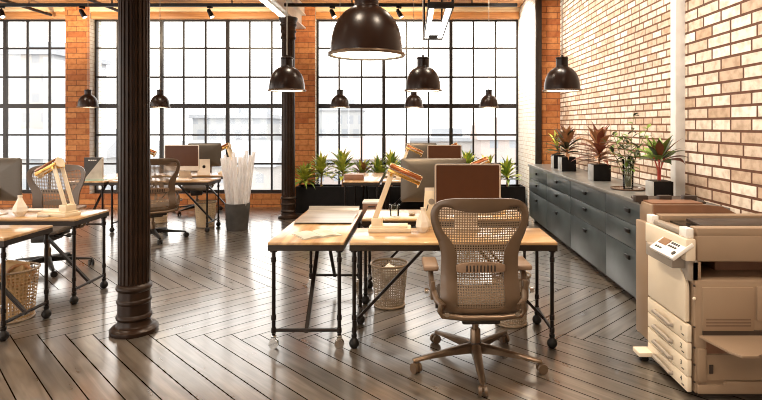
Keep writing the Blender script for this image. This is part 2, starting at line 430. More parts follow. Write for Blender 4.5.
def build_floor():
    b = MB(); bm = b.bm
    w, Ln, gap = 0.15, 1.74, 0.0040
    uvl = bm.loops.layers.uv.new('grain'); cl = bm.loops.layers.float_color.new('tone')
    rng = random.Random(4)
    s = 1/math.sqrt(2)
    def to_xy(u, v): return ((u+v)*s, (v-u)*s + 4.02)
    def plank(u0, v0, u1, v1, along_u):
        P = [to_xy(u, v) for u, v in ((u0+gap, v0+gap), (u1-gap, v0+gap), (u1-gap, v1-gap), (u0+gap, v1-gap))]
        if max(p[0] for p in P) < XL-0.2 or min(p[0] for p in P) > XR+0.2: return
        if max(p[1] for p in P) < YB-0.2 or min(p[1] for p in P) > YF+0.6: return
        vs = [bm.verts.new((x, y, 0.0)) for x, y in P]
        f = bm.faces.new(vs)
        t = rng.uniform(0.70, 1.15); wa = rng.uniform(-0.06, 0.06)
        ou, ov = rng.uniform(0, 50), rng.uniform(0, 50)
        uv = ((0, 0), (Ln, 0), (Ln, w), (0, w)) if along_u else ((0, 0), (0, w), (Ln, w), (Ln, 0))
        for l, q in zip(f.loops, uv):
            l[uvl].uv = (q[0]+ou, q[1]+ov); l[cl] = (t*(1+wa), t, t*(1-wa), 1)
    for a in range(-140, 141):
        for k in range(-8, 9):
            u0, v0 = a*w + k*Ln, a*w - k*Ln
            plank(u0, v0, u0+Ln, v0+w, True)
            plank(u0+Ln, v0+w-Ln, u0+Ln+w, v0+w, False)
    for co, no in (((XL, 0, 0), (-1, 0, 0)), ((XR, 0, 0), (1, 0, 0)), ((0, YB, 0), (0, -1, 0)), ((0, 10.72, 0), (0, 1, 0))):
        bmesh.ops.bisect_plane(bm, geom=bm.verts[:]+bm.edges[:]+bm.faces[:], plane_co=co, plane_no=no, clear_outer=True)
    b.mi = 1
    b.box(((XL+XR)/2, (YB+10.72)/2, -0.053), (XR-XL, 10.72-YB, 0.10))
    return struct(b.build('floor', ['floor', 'joint'], smooth=False))
build_floor()

def wallbox(b, x0, x1, y0, y1, z0, z1): b.box(((x0+x1)/2, (y0+y1)/2, (z0+z1)/2), (x1-x0, y1-y0, z1-z0))
PITCH, WW = 4.40, 3.93
WIN = [(-10.67, -6.74), (-6.27, -2.34), (-1.885, 2.10)]
ZS, ZT = 0.26, 3.69
b = MB()
wallbox(b, XL, 2.10, YF, 10.9, -0.1, ZS)
for x0, x1 in ((XL, WIN[0][0]), (WIN[0][1], WIN[1][0]), (WIN[1][1], WIN[2][0])): wallbox(b, x0, x1, YF, 10.9, ZS, H)
for x0, x1 in WIN: wallbox(b, x0, x1, 10.6, 10.9, ZT, H)
for f in b.bm.faces: f.material_index = 1 if abs(f.normal.x) > 0.7 else 0
struct(b.build('wall_far', ['brick_orange', 'brick_lit'], smooth=False))
b = MB(); wallbox(b, 2.10, XR+0.2, 9.22, 10.9, -0.1, H)
for f in b.bm.faces: f.material_index = 1 if abs(f.normal.x) > 0.7 else 0
struct(b.build('wall_corner', ['brick_orange', 'brick_lit'], smooth=False))
b = MB(); wallbox(b, XR, XR+0.2, 5.10, 9.22, -0.1, H); struct(b.build('wall_right', ['brick_pale'], smooth=False))
b = MB(); wallbox(b, XR, XR+0.2, YB, 5.00, -0.1, H); struct(b.build('wall_right_near', ['brick_big'], smooth=False))
b = MB(); wallbox(b, XL, XR+0.2, YB, 10.9, H, H+0.15); struct(b.build('ceiling', ['ceil'], smooth=False))
# side and rear walls with tall openings (out of the photo, they let the daylight in)
b = MB()
wallbox(b, XL-0.3, XL, YB, 10.9, -0.1, ZS); wallbox(b, XL-0.3, XL, YB, 10.9, ZT, H)
for y in (YB, 0.9, 5.3, 9.9): wallbox(b, XL-0.3, XL, y, y+0.5, ZS, ZT)
struct(b.build('wall_left', ['wall_plain'], smooth=False))
b = MB()
wallbox(b, XL, XR, YB-0.3, YB, -0.1, ZS); wallbox(b, XL, XR, YB-0.3, YB, ZT, H)
for x, x2 in ((XL, -9.5), (-6.7, -6.2), (-2.9, XR)): wallbox(b, x, x2, YB-0.3, YB, ZS, ZT)
struct(b.build('wall_back', ['wall_plain'], smooth=False))
# timber over the windows, steel strips
for i, (x0, x1) in enumerate(WIN):
    b = MB(); b.box(((x0+x1)/2, 10.57, 3.735), (x1-x0-0.01, 0.10, 0.13), bev=0.01)
    b.mi = 1; b.box(((x0+x1)/2, 10.55, 3.85), (x1-x0-0.01, 0.12, 0.09), bev=0.012)
    struct(b.build('trim_%d' % (i+1), ['lintel', 'mould']))
b = MB(); b.box((2.15, 9.185, H/2), (0.10, 0.07, H-0.004), bev=0.004); struct(b.build('trim_4', ['steel_dark']))
b = MB(); b.box((2.485, 5.05, H/2), (0.09, 0.10, H-0.004), bev=0.004); struct(b.build('trim_5', ['steel_pale']))

for wi, (x0, x1) in enumerate(WIN):
    w = bpy.data.objects.new('window_%d' % (wi+1), None); COL.objects.link(w); struct(w); w.location = ((x0+x1)/2, 10.70, ZS)
    hw, hh = (x1-x0)/2, ZT-ZS; p = (x1-x0)/9
    b = MB()
    for sx in (-1, 1): b.box((sx*(hw-0.02), 0, hh/2), (0.04, 0.07, hh))
    b.box((0, 0, 0.03), (2*hw-0.08, 0.09, 0.06)); b.box((0, 0, hh-0.02), (2*hw-0.08, 0.07, 0.04))
    b.build('window_frame', 'frame', w, smooth=False)
    for k in range(1, 9):
        b = MB(); t = 0.068 if k % 3 == 0 else 0.034
        b.box((-hw+k*p, 0, hh/2), (t, 0.055 if k % 3 == 0 else 0.04, hh-0.08))
        b.build('mullion', 'frame', w, smooth=False)
    for k in range(1, 6):
        b = MB(); t = 0.085 if k == 3 else 0.036
        b.box((0, 0, hh - k*0.5715), (2*hw-0.08, 0.058 if k == 3 else 0.043, t))
        b.build('transom', 'frame', w, smooth=False)
    b = MB(); b.box((0, 0.0, hh/2), (2*hw-0.06, 0.006, hh-0.06)); b.build('pane', 'glass', w, smooth=False)

# ------------------------------------------------------------------ columns and beam
def flute(a, k):
    return 1.0
def make_column():
    t = thing('fluted_column', 'dark fluted iron column in the left foreground, its base ring on the planks', 'column', (-2.16, 4.2, 0))
    b = MB()
    b.lathe([(0.1711, 0), (0.1748, 0.012), (0.1730, 0.03), (0.1564, 0.048), (0.1288, 0.056), (0.1196, 0.07), (0.1178, 0.10),
             (0.1270, 0.108), (0.1306, 0.122), (0.1251, 0.136), (0.1178, 0.146), (0.1178, 0.225), (0.1242, 0.232), (0.1260, 0.244), (0.1205, 0.256),
             (0.1159, 0.262), (0.1141, 0.32), (0.1233, 0.328), (0.1306, 0.345), (0.1260, 0.362), (0.1150, 0.372), (0.1030, 0.384)], seg=48)
    b.build('column_base', 'iron', t)
    n = 22; seg = n*8; b = MB()
    def fl(a, k):
        c = math.cos(n*a)
        return 1.0 - 0.085*max(0.0, c)**0.6
    b.lathe([(0.1141, 0.38), (0.1122, 2.0), (0.1095, 3.10)], seg=seg, flute=fl)
    b.build('shaft', 'iron', t)
    b = MB()
    b.lathe([(0.1058, 3.06), (0.1242, 3.08), (0.1306, 3.10), (0.1196, 3.13), (0.1196, 3.18), (0.1343, 3.20), (0.1380, 3.215), (0.1251, 3.24),
             (0.1251, 3.29), (0.1398, 3.31), (0.1435, 3.33), (0.1306, 3.35), (0.1380, 3.38), (0.1582, 3.41), (0.1582, 3.445)], seg=48)
    b.build('capital', 'iron', t)
    return t
c1 = make_column()
dup(c1, 'dark fluted iron column standing before the brick pier, far from the viewer', (-2.13, 9.3, 0))
b = MB()
b.box((0, 0, 3.462), (0.19, 12.8, 0.026)); b.box((0, 0, 3.72), (0.19, 12.8, 0.026)); b.box((0, 0, 3.59), (0.03, 12.8, 0.25))
b.box((0, 0, 3.815), (0.14, 12.8, 0.165))
tag(b.build('ceiling_beam', 'steel_pale', loc=(-2.14, 4.0, 0), smooth=False), 'pale grey steel beam running along the ceiling over the columns', 'beam')
for x, z, l in ((-6.95, 3.72, 'thin dark ceiling pipe above the left window, leftmost of two'), (-5.45, 3.72, 'thin dark ceiling pipe nearer the foreground column, right of two')):
    b = MB(); b.cyl((0, -8, 0), (0, 2.4, 0), 0.028)
    for y in (-7, -4, -1, 1.8): b.cyl((0, y, 0), (0, y, H-z), 0.008, seg=8)
    tag(b.build('ceiling_pipe', 'steel_dark', loc=(x, 8.0, z)), l, 'pipe', 'pipes under the ceiling')

# ------------------------------------------------------------------ track and spotlights
def build_track():
    t = thing('lighting_track', 'long black lighting track hung under the ceiling parallel to the windows', 'track', (-4.0, 9.0, 3.60))
    b = MB(); b.box((0, 0, 0), (11.5, 0.05, 0.05)); b.build('rail', 'black', t, smooth=False)
    for x in (-5, -3, -1, 1, 3, 5):
        b = MB(); b.cyl((x, 0, 0.02), (x, 0, H-3.60), 0.012, seg=8); b.build('hanger', 'black', t)
build_track()
def spotlight(x, tilt, label, first=[None]):
    loc = (x, 9.0, 3.575)
    if first[0]: return dup(first[0], label, loc, tilt, 'spotlights on the track')
    t = thing('track_spotlight', label, 'spotlight', loc, tilt, 'spotlights on the track')
    b = MB(); b.box((0, 0, -0.015), (0.09, 0.035, 0.03), bev=0.004); b.cyl((0, 0, -0.03), (0, 0, -0.07), 0.008); b.build('adapter', 'black', t)
    b = MB(); d = Vector((0.35, -0.35, -0.87)).normalized(); c = Vector((0, 0, -0.10))
    b.cyl(c - d*0.04, c + d*0.09, 0.034, 0.042, seg=20); b.cyl(c - d*0.06, c - d*0.04, 0.02, 0.034, seg=20)
    hd = b.build('lamp_head', 'black', t)
    b = MB(); b.cyl(c + d*0.091, c + d*0.093, 0.034, seg=20); b.build('lens', 'bulb', hd)
    first[0] = t; return t
for x, a, l in ((-6.84, 0.2, 'small black track spotlight at the far left end of the rail'),
                (-5.50, 0.9, 'small black track spotlight in front of the left brick pier'),
                (-3.37, 0.5, 'small black track spotlight above the middle window, left of the beam'),
                (-1.33, 0.3, 'small black track spotlight just left of the big near pendant'),
                (-0.22, 0.6, 'small black track spotlight just right of the big near pendant')):
    spotlight(x, a, l)

def build_linear():
    t = thing('linear_light', 'bright white linear light fixed under the steel beam near the far column', 'ceiling light', (-2.17, 7.9, 3.4245))
    b = MB(); b.box((0, 0, 0.012), (0.10, 2.3, 0.024)); b.build('light_housing', 'steel_pale', t, smooth=False)
    b = MB(); b.box((0, 0, -0.008), (0.09, 2.28, 0.016), bev=0.004); b.build('light_diffuser', 'led', t)
build_linear()
def build_frame_lamp():
    t = thing('frame_luminaire', 'black rectangular hanging light frame with two lit strips above the desks', 'ceiling light', (0.245, 5.45, 2.62))
    for y, n in ((-0.85, 'near'), (0.85, 'far')):
        b = MB(); b.box((0, y, 0), (0.225, 0.04, 0.052), bev=0.003); b.build('end_bar', 'black', t)
        for sx in (-1, 1):
            b = MB(); b.box((sx*0.102, y, (H-2.62)/2+0.01), (0.020, 0.020, H-2.62-0.03)); b.build('hanger', 'black', t)
    for sx in (-1, 1):
        b = MB(); b.box((sx*0.075, 0, 0.012), (0.05, 1.66, 0.02)); b.box((sx*0.104, 0, 0.0), (0.012, 1.66, 0.044)); r = b.build('side_bar', 'black', t)
        b = MB(); b.box((sx*0.075, 0, -0.005), (0.044, 1.64, 0.012)); b.build('led_strip', 'led', r)
build_frame_lamp()

# ------------------------------------------------------------------ pendant lamps
def make_pendant(loc, label, group):
    t = thing('pendant_lamp', label, 'pendant lamp', loc, 0, group)
    P = [(0.157, 0), (0.157, 0.008), (0.150, 0.013), (0.149, 0.04), (0.145, 0.075), (0.135, 0.115), (0.118, 0.150), (0.095, 0.178), (0.070, 0.196), (0.052, 0.204)]
    b = MB(); b.lathe(P + [(0.047, 0.200), (0.066, 0.191), (0.091, 0.173), (0.113, 0.146), (0.130, 0.112), (0.140, 0.073), (0.144, 0.04), (0.145, 0.004), (0.157, 0)], seg=48, cap=False)
    for f in b.bm.faces:
        f.material_index = 0
    fl = b.bm.faces; fl.ensure_lookup_table()
    for i, f in enumerate(fl): f.material_index = 1 if i >= 48*9 else 0
    sh = b.build('lamp_shade', ['shade', 'shade_in'], t)
    b = MB(); b.lathe([(0.150, -0.002), (0.160, -0.002), (0.162, 0.004), (0.160, 0.010), (0.150, 0.010)], seg=48, cap=False); b.build('rim', 'bronze', sh)
    b = MB(); b.lathe([(0.052, 0.198), (0.054, 0.206), (0.050, 0.210), (0.050, 0.270), (0.054, 0.274), (0.054, 0.282), (0.046, 0.288), (0.012, 0.290), (0.008, 0.305)], seg=32); b.build('cap', 'shade', t)
    b = MB(); b.lathe([(0.0, 0.003), (0.10, 0.003), (0.143, 0.006), (0.143, 0.012), (0.0, 0.016)], seg=32, cap=False); b.build('diffuser', 'bulb', t)
    b = MB(); b.cyl((0, 0, 0.30), (0, 0, H-loc[2]-0.02), 0.005, seg=8); b.build('cord', 'cord', t)
    b = MB(); b.cyl((0, 0, H-loc[2]-0.03), (0, 0, H-loc[2]-0.001), 0.05, seg=20); b.build('ceiling_rose', 'black', t)
    return t
PG = 'black pendant lamps'
p0 = make_pendant((-0.19, 2.26, 1.89), 'largest and nearest black pendant lamp, cropped by the top edge', PG)
for loc, l in (((-1.065, 4.60, 1.89), 'mid-size black pendant lamp in front of the far column'),
               ((0.094, 4.60, 1.89), 'mid-size black pendant lamp in front of the right window'),
               ((1.278, 4.60, 1.89), 'mid-size black pendant lamp in front of the pale brick wall'),
               ((-5.31, 8.85, 1.89), 'small black pendant lamp in front of the left brick pier'),
               ((-4.13, 8.85, 1.89), 'small black pendant lamp in the middle window, right of the foreground column'),
               ((-1.18, 8.85, 1.89), 'small black pendant lamp in the right window, leftmost of its three'),
               ((0.03, 8.85, 1.89), 'small black pendant lamp partly behind a larger one, middle of the window'),
               ((1.26, 8.85, 1.89), 'small black pendant lamp in the right window, rightmost of its three')):
    dup(p0, l, loc, 0, PG)

# ------------------------------------------------------------------ desks
HT = 0.765
def make_desk(label, loc, rz, group, top_mat='top', wheel=False):
    t = thing('desk', label, 'desk', loc, rz, group)
    b = MB(); b.box((0, 0, HT-0.010), (1.48, 0.54, 0.020), bev=0.003); tp = b.build('tabletop', top_mat, t)
    b = MB()
    for sy in (-1, 1): b.box((0, sy*0.255, HT-0.0405), (1.48, 0.03, 0.041))
    for sx in (-1, 1): b.box((sx*0.725, 0, HT-0.0405), (0.03, 0.48, 0.041))
    b.build('apron', 'edge', t, smooth=False)
    for sx in (-1, 1):
        for sy in (-1, 1):
            x, y = sx*0.71, sy*0.235
            b = MB(); b.lathe([(0.011, 0.09), (0.0135, 0.095), (0.0135, HT-0.061)], (x, y, 0), seg=14)
            for z in (0.13, 0.22, HT-0.13): b.lathe([(0.0135, z-0.02), (0.018, z-0.016), (0.018, z+0.016), (0.0135, z+0.02)], (x, y, 0), seg=14)
            b.lathe([(0.026, HT-0.074), (0.026, HT-0.061)], (x, y, 0), seg=14)
            lg = b.build('leg', 'pipe', t)
            b = MB()
            if wheel:
                b.box((x, y, 0.088), (0.034, 0.034, 0.016), bev=0.003)
                for s2 in (-1, 1): b.cyl((x+s2*0.008, y, 0.034), (x+s2*0.018, y, 0.034), 0.034, seg=20); b.box((x+s2*0.014, y, 0.065), (0.006, 0.03, 0.05))
            else:
                b.lathe([(0.006, 0.0), (0.022, 0.004), (0.034, 0.02), (0.037, 0.036), (0.032, 0.055), (0.02, 0.068), (0.016, 0.075), (0.02, 0.082), (0.02, 0.10)], (x, y, 0), seg=18)
            b.build('caster', 'chrome' if wheel else 'castor', lg)
    for sx in (-1, 1):
        b = MB(); b.cyl((sx*0.71, -0.235, 0.13), (sx*0.71, 0.235, 0.13), 0.0125, seg=12); b.build('end_rail', 'pipe', t)
        b = MB(); b.box((sx*0.45, 0, 0.40), (0.78, 0.028, 0.020), RY(math.atan2(0.55, 0.52)*sx)); b.build('brace', 'pipe', t, smooth=False)
    b = MB(); b.box((0, 0, HT-0.062), (0.5, 0.08, 0.03)); b.build('brace_plate', 'edge', t, smooth=False)
    return t
DG = 'wooden desks on black pipe legs'
deskC = make_desk('wooden desk in front, right behind the nearest mesh chair', (0.295, 4.11, 0), 0, DG)
dup(deskC, 'wooden desk behind the front centre desk, under the monitor seen from behind', (0.295, 5.06, 0), 0, DG)
dup(deskC, 'wooden desk at the left edge, nearest one with the wicker basket beneath', (-3.74, 4.24, 0), 0, DG)
dup(deskC, 'wooden desk on the left holding the lamp with two cream arms', (-3.73, 5.06, 0), 0, DG)
dup(deskC, 'wooden desk left of the bin of paper rolls, with the dark screen on it', (-3.77, 8.30, 0), 0, DG)
dup(deskC, 'wooden desk nearest the middle window, behind the dark screen', (-3.77, 9.20, 0), 0, DG)
dup(deskC, 'wooden desk of the far centre group, nearer of its pair', (0.30, 8.30, 0), 0, DG)
dup(deskC, 'wooden desk of the far centre group, right before the planter', (0.30, 9.20, 0), 0, DG)
deskE = make_desk('wooden desk end-on to the viewer with the open book, on chrome casters', (-0.756, 4.58, 0), PI/2, DG, wheel=True)
dup(deskE, 'wooden desk end-on by the left brick pier, under the two-tone board', (-4.825, 8.72, 0), PI/2, DG)
dup(deskE, 'wooden desk end-on before the planter, with the small brown box on it', (-0.755, 8.72, 0), PI/2, DG)

# ------------------------------------------------------------------ mesh office chair
def smooth_loop(pts, n):
    """resample a closed half outline mirrored to a loop of n points (Catmull-Rom)"""
    full = pts + [(-x, z) for x, z in pts[-2:0:-1]]
    m = len(full); dense = []
    for i in range(m):
        p0, p1, p2, p3 = (Vector(full[(i+k) % m]) for k in (-1, 0, 1, 2))
        for s in range(12):
            t = s/12
            dense.append(0.5*((2*p1) + (p2-p0)*t + (2*p0-5*p1+4*p2-p3)*t*t + (3*p1-p0-3*p2+p3)*t**3))
    return dense
OUT = [(0, 1.142), (0.15, 1.140), (0.235, 1.128), (0.285, 1.100), (0.312, 1.045), (0.308, 0.98), (0.287, 0.91), (0.262, 0.85), (0.247, 0.78), (0.246, 0.70), (0.250, 0.60), (0.254, 0.50), (0.252, 0.44), (0.235, 0.415), (0.12, 0.408), (0, 0.408)]
INN = [(0, 1.050), (0.13, 1.062), (0.20, 1.082), (0.245, 1.078), (0.266, 1.035), (0.258, 0.98), (0.228, 0.92), (0.185, 0.865), (0.156, 0.80), (0.150, 0.70), (0.150, 0.60), (0.152, 0.52), (0.150, 0.475), (0.135, 0.455), (0.07, 0.450), (0, 0.450)]
def back_y(x, z):
    return -0.215 - 0.10*max(0.0, z-0.62) + 0.55*x*x - 0.05*math.exp(-((z-0.50)/0.12)**2) + 0.02
def make_chair(label, loc, rz, base='bronze'):
    t = thing('office_chair', label, 'office chair', loc, rz, CG)
    lo, li = smooth_loop(OUT, 0), smooth_loop(INN, 0)
    n = len(lo); b = MB(); bm = b.bm
    rings = []
    for ring, dy in ((lo, 0.008), (lo, -0.012), (None, -0.022), (li, -0.010), (li, 0.010)):
        r = []
        for i in range(n):
            p = ring[i] if ring else (lo[i]*0.5 + li[i]*0.5)
            r.append(bm.verts.new((p[0], back_y(p[0], p[1]) + dy, p[1])))
        rings.append(r)
    for k in range(5):
        A, B = rings[k], rings[(k+1) % 5]
        for i in range(n):
            j = (i+1) % n; bm.faces.new((A[i], A[j], B[j], B[i]))
    b.build('back_frame', 'taupe', t, ang=60)
    # woven sheet filling the shield-shaped opening
    half = [(p[0], p[1]) for p in li[:n//2+1]]
    def width_at(z):
        best = 0
        for (xa, za), (xb, zb) in zip(half, half[1:]):
            if (za-z)*(zb-z) <= 0 and abs(za-zb) > 1e-6:
                best = max(best, xa + (xb-xa)*(z-za)/(zb-za))
        return best
    # opening: each row spans the inner outline; its dipping upper edge is followed per column
    def top_at(x):
        zs = [za + (zb-za)*(x-xa)/(xb-xa) for (xa, za), (xb, zb) in zip(half, half[1:]) if abs(xa-xb) > 1e-6 and (xa-x)*(xb-x) <= 0]
        return max(zs) if zs else 1.08
    b = MB(); bm = b.bm; uvl = bm.loops.layers.uv.new('weave')
    nz, nx = 44, 26; V = []
    for j in range(nz+1):
        z = 0.452 + (1.080-0.452)*j/nz; w = width_at(z) + 0.006; row = []
        for i in range(nx+1):
            x = w*(2*i/nx-1); zz = min(z, top_at(min(abs(x), 0.24))+0.006)
            row.append(bm.verts.new((x, back_y(x, zz) + 0.002, zz)))
        V.append(row)
    for j in range(nz):
        for i in range(nx):
            q = (V[j][i], V[j][i+1], V[j+1][i+1], V[j+1][i])
            f = bm.faces.new(q)
            for l in f.loops: l[uvl].uv = (l.vert.co.x, l.vert.co.z)
    b.build('back_mesh', 'weave', t)
    # lumbar pad: ribbed bar
    b = MB(); zc = 0.70; y0 = back_y(0, zc) - 0.030
    pts = [(-0.155, -0.020), (-0.12, -0.026), (0.12, -0.026), (0.155, -0.020), (0.155, 0.020), (0.12, 0.032), (0.06, 0.038), (-0.06, 0.038), (-0.12, 0.032), (-0.155, 0.020)]
    b.prism(pts, 0.022, Matrix.Translation((0, y0+0.022, zc)) @ Matrix.Rotation(PI/2, 4, 'X'), bev=0.004)
    lp = b.build('lumbar_pad', 'armpad', t)
    b = MB()
    for i in range(9): b.box((-0.088+i*0.022, y0-0.001, zc), (0.009, 0.006, 0.040), bev=0.002)
    b.build('rib', 'taupe_d', lp)
    # lower spine bar with pivots
    b = MB(); b.tube([(-0.25, -0.285, 0.50), (-0.262, -0.280, 0.45), (-0.245, -0.275, 0.42), (-0.12, -0.275, 0.405), (0.12, -0.275, 0.405), (0.245, -0.275, 0.42), (0.262, -0.280, 0.45), (0.25, -0.285, 0.50)], 0.018, seg=12)
    sb = b.build('back_support', 'bronze', t)
    for sx in (-1, 1):
        b = MB(); b.cyl((sx*0.218, -0.296, 0.432), (sx*0.218, -0.29, 0.432), 0.015, seg=16); b.build('bolt', 'chrome', sb)
    # seat
    def outline(s):
        return [(0, 0.26), (0.16, 0.255), (0.235, 0.22), (0.255, 0.1), (0.25, -0.08), (0.225, -0.19), (0.12, -0.225), (0, -0.23)]
    so = smooth_loop(outline(0), 0); so = so[::3]
    b = MB(); bm = b.bm; R = []
    def sz(x, y, dz): return 0.455 + dz + 0.18*x*x - (0.35*(y-0.12)**2*3 if y > 0.12 else 0)
    for sc, dz in ((0.0, -0.03), (0.85, -0.035), (0.98, -0.02), (1.0, 0.0), (0.97, 0.018), (0.88, 0.022), (0.5, 0.012), (0.0, 0.008)):
        if sc == 0: R.append([bm.verts.new((0, 0, sz(0, 0, dz)))]); continue
        R.append([bm.verts.new((p[0]*sc, p[1]*sc, sz(p[0]*sc, p[1]*sc, dz))) for p in so])
    m = len(so)
    for A, B in zip(R, R[1:]):
        for i in range(m):
            j = (i+1) % m
            if len(A) == 1: bm.faces.new((A[0], B[i], B[j]))
            elif len(B) == 1: bm.faces.new((A[i], A[j], B[0]))
            else: bm.faces.new((A[i], A[j], B[j], B[i]))
    b.build('seat', 'weave_seat', t, ang=50)
    b = MB(); b.box((0, 0.0, 0.375), (0.20, 0.30, 0.11), bev=0.015); b.box((0, -0.17, 0.385), (0.24, 0.18, 0.06), bev=0.012)
    b.cyl((-0.17, 0.05, 0.38), (0.17, 0.05, 0.38), 0.016)
    tm = b.build('tilt_mechanism', 'taupe_d', t)
    for sx in (-1, 1):
        b = MB(); b.cyl((sx*0.17, 0.05, 0.38), (sx*0.25, 0.05, 0.38), 0.008); b.cyl((sx*0.235, 0.05, 0.38), (sx*0.265, 0.05, 0.38), 0.022, seg=18); b.build('tension_knob', 'taupe_d', tm)
    b = MB(); b.cyl((0, 0, 0.20), (0, 0, 0.33), 0.022); b.lathe([(0.032, 0.10), (0.036, 0.115), (0.034, 0.23), (0.028, 0.24)], seg=20); b.build('gas_lift', 'bronze', t)
    # arms
    for sx in (-1, 1):
        b = MB()
        b.tube([(sx*0.235, -0.27, 0.47), (sx*0.275, -0.22, 0.50), (sx*0.300, -0.12, 0.56), (sx*0.305, -0.08, 0.62), (sx*0.305, -0.02, 0.655)], [0.02, 0.02, 0.019, 0.018, 0.02], seg=10)
        b.box((sx*0.298, -0.155, 0.545), (0.030, 0.045, 0.12), bev=0.008)
        ar = b.build('armrest', 'taupe', t)
        b = MB(); b.box((sx*0.305, 0.0, 0.672), (0.10, 0.26, 0.036), bev=0.014, seg=3); b.build('arm_pad', 'armpad', ar)
        b = MB(); b.cyl((sx*0.325, -0.155, 0.54), (sx*0.350, -0.155, 0.54), 0.018, seg=16); b.build('arm_knob', 'chrome', ar)
    # star base
    b = MB(); b.lathe([(0.02, 0.075), (0.05, 0.08), (0.055, 0.10), (0.045, 0.135), (0.036, 0.15)], seg=24)
    hub = b.build('base_hub', 'taupe_d', t)
    for k in range(5):
        a = -PI/2 + k*2*PI/5 - 0.05; d = Vector((math.cos(a), math.sin(a), 0)); s = Vector((-d.y, d.x, 0))
        b = MB(); bm = b.bm; secs = []
        for q, w, z0, z1 in ((0.03, 0.032, 0.085, 0.145), (0.16, 0.027, 0.088, 0.128), (0.31, 0.023, 0.082, 0.106), (0.415, 0.020, 0.072, 0.090), (0.437, 0.013, 0.072, 0.086)):
            c = d*q
            secs.append([bm.verts.new(c + s*x + Vector((0, 0, z))) for x, z in ((-w, z0), (w, z0), (w, z1-0.008), (w*0.5, z1), (-w*0.5, z1), (-w, z1-0.008))])
        for A, B in zip(secs, secs[1:]):
            for i in range(6):
                j = (i+1) % 6; bm.faces.new((A[i], A[j], B[j], B[i]))
        bm.faces.new(secs[0][::-1]); bm.faces.new(secs[-1])
        lg = b.build('base_leg', base, t, ang=50)
        b = MB(); c = d*0.425
        rr = Matrix.Rotation(a + 0.5*k, 3, 'Z'); ax = rr @ Vector((0, 1, 0)); c2 = c + (rr @ Vector((0.012, 0, 0)))
        for s2 in (-1, 1): b.cyl(c2 + ax*s2*0.008 + Vector((0, 0, 0.032)), c2 + ax*s2*0.026 + Vector((0, 0, 0.032)), 0.032, seg=20)
        b.cyl(c + Vector((0, 0, 0.05)), c + Vector((0, 0, 0.076)), 0.01); b.box(c2 + Vector((0, 0, 0.045)), (0.03, 0.03, 0.03), rr, bev=0.006)
        b.build('caster', 'taupe' if base == 'bronze' else 'castor', lg)
    return t
CG = 'mesh back office chairs'
ch = make_chair('taupe mesh office chair in the foreground, its back to the viewer', (0.425, 3.62, 0), 0.03)
ch = make_chair('mesh office chair facing the viewer behind the left desk lamp', (-4.05, 6.0, 0), PI+0.12, 'castor')
dup(ch, 'mesh office chair half hidden by the foreground column, turned to the left', (-3.64, 7.58, 0), 0.70, CG)
dup(ch, 'mesh office chair between the far left desks and the middle window', (-3.95, 9.92, 0), PI+0.3, CG)

# ------------------------------------------------------------------ computers
def rrect(w, h, r, n=6):
    pts = []
    for cx, cy, a0 in ((w/2-r, h/2-r, 0), (-w/2+r, h/2-r, PI/2), (-w/2+r, -h/2+r, PI), (w/2-r, -h/2+r, 3*PI/2)):
        for i in range(n+1): a = a0 + PI/2*i/n; pts.append((cx+r*math.cos(a), cy+r*math.sin(a)))
    return pts
def make_monitor(label, loc, rz, w=0.53):
    """screen faces local -Y"""
    t = thing('monitor', label, 'monitor', loc, rz, 'desktop monitors')
    h = 0.40; zc = 0.328; rx = Matrix.Rotation(PI/2, 4, 'X')
    b = MB(); bm = b.bm
    # casing: flat front, rear bulging like a shallow dish
    base = rrect(w, h, 0.022, 5); rings = []
    for s, y in ((1.0, 0.0), (1.0, 0.008), (0.93, 0.020), (0.7, 0.034), (0.35, 0.044), (0.0, 0.047)):
        if s == 0: rings.append([bm.verts.new((0, y, zc))])
        else: rings.append([bm.verts.new((x*s, y, zc + z*s)) for x, z in base])
    n = len(base); bm.faces.new(rings[0][::-1])
    for A, B in zip(rings, rings[1:]):
        for i in range(n):
            j = (i+1) % n
            bm.faces.new((A[i], A[j], B[0])) if len(B) == 1 else bm.faces.new((A[i], A[j], B[j], B[i]))
    body = b.build('casing', 'alu', t, ang=50)
    b = MB(); b.prism(rrect(w-0.004, h-0.004, 0.020, 5), 0.004, Matrix.Translation((0, -0.0005, zc)) @ rx); b.build('bezel', 'bezel', body)
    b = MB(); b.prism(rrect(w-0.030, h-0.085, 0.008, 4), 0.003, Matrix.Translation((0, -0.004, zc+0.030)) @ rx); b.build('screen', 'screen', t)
    # stand: bent plate with cable hole, and a foot
    b = MB(); b.grid(lambda u, v: Vector(((u-0.5)*0.20*(1-0.15*v), 0.025 + 0.13*(1-v)**1.3, 0.008 + 0.33*v)), 8, 10)
    g = bmesh.ops.solidify(b.bm, geom=b.bm.faces[:], thickness=0.008); st = b.build('stand', 'bezel', t)
    b = MB(); b.cyl((0, 0.115, 0.135), (0, 0.09, 0.145), 0.024, seg=24); b.build('cable_hole', 'steel_dark', st)
    b = MB(); b.box((0, 0.07, 0.006), (0.20, 0.20, 0.012), bev=0.005); b.build('foot', 'bezel', t)
    return t
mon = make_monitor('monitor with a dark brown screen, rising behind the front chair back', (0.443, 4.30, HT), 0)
MG = 'desktop monitors'
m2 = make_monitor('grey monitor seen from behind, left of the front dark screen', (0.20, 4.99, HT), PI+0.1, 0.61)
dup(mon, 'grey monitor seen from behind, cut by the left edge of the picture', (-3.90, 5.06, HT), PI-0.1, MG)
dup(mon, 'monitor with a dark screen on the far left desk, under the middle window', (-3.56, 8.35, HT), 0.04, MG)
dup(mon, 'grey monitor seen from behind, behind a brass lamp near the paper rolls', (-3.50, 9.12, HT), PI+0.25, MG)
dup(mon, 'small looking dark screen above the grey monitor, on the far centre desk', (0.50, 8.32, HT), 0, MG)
dup(mon, 'farthest grey monitor seen from behind, next to a far brass lamp', (0.15, 9.12, HT), PI, MG)

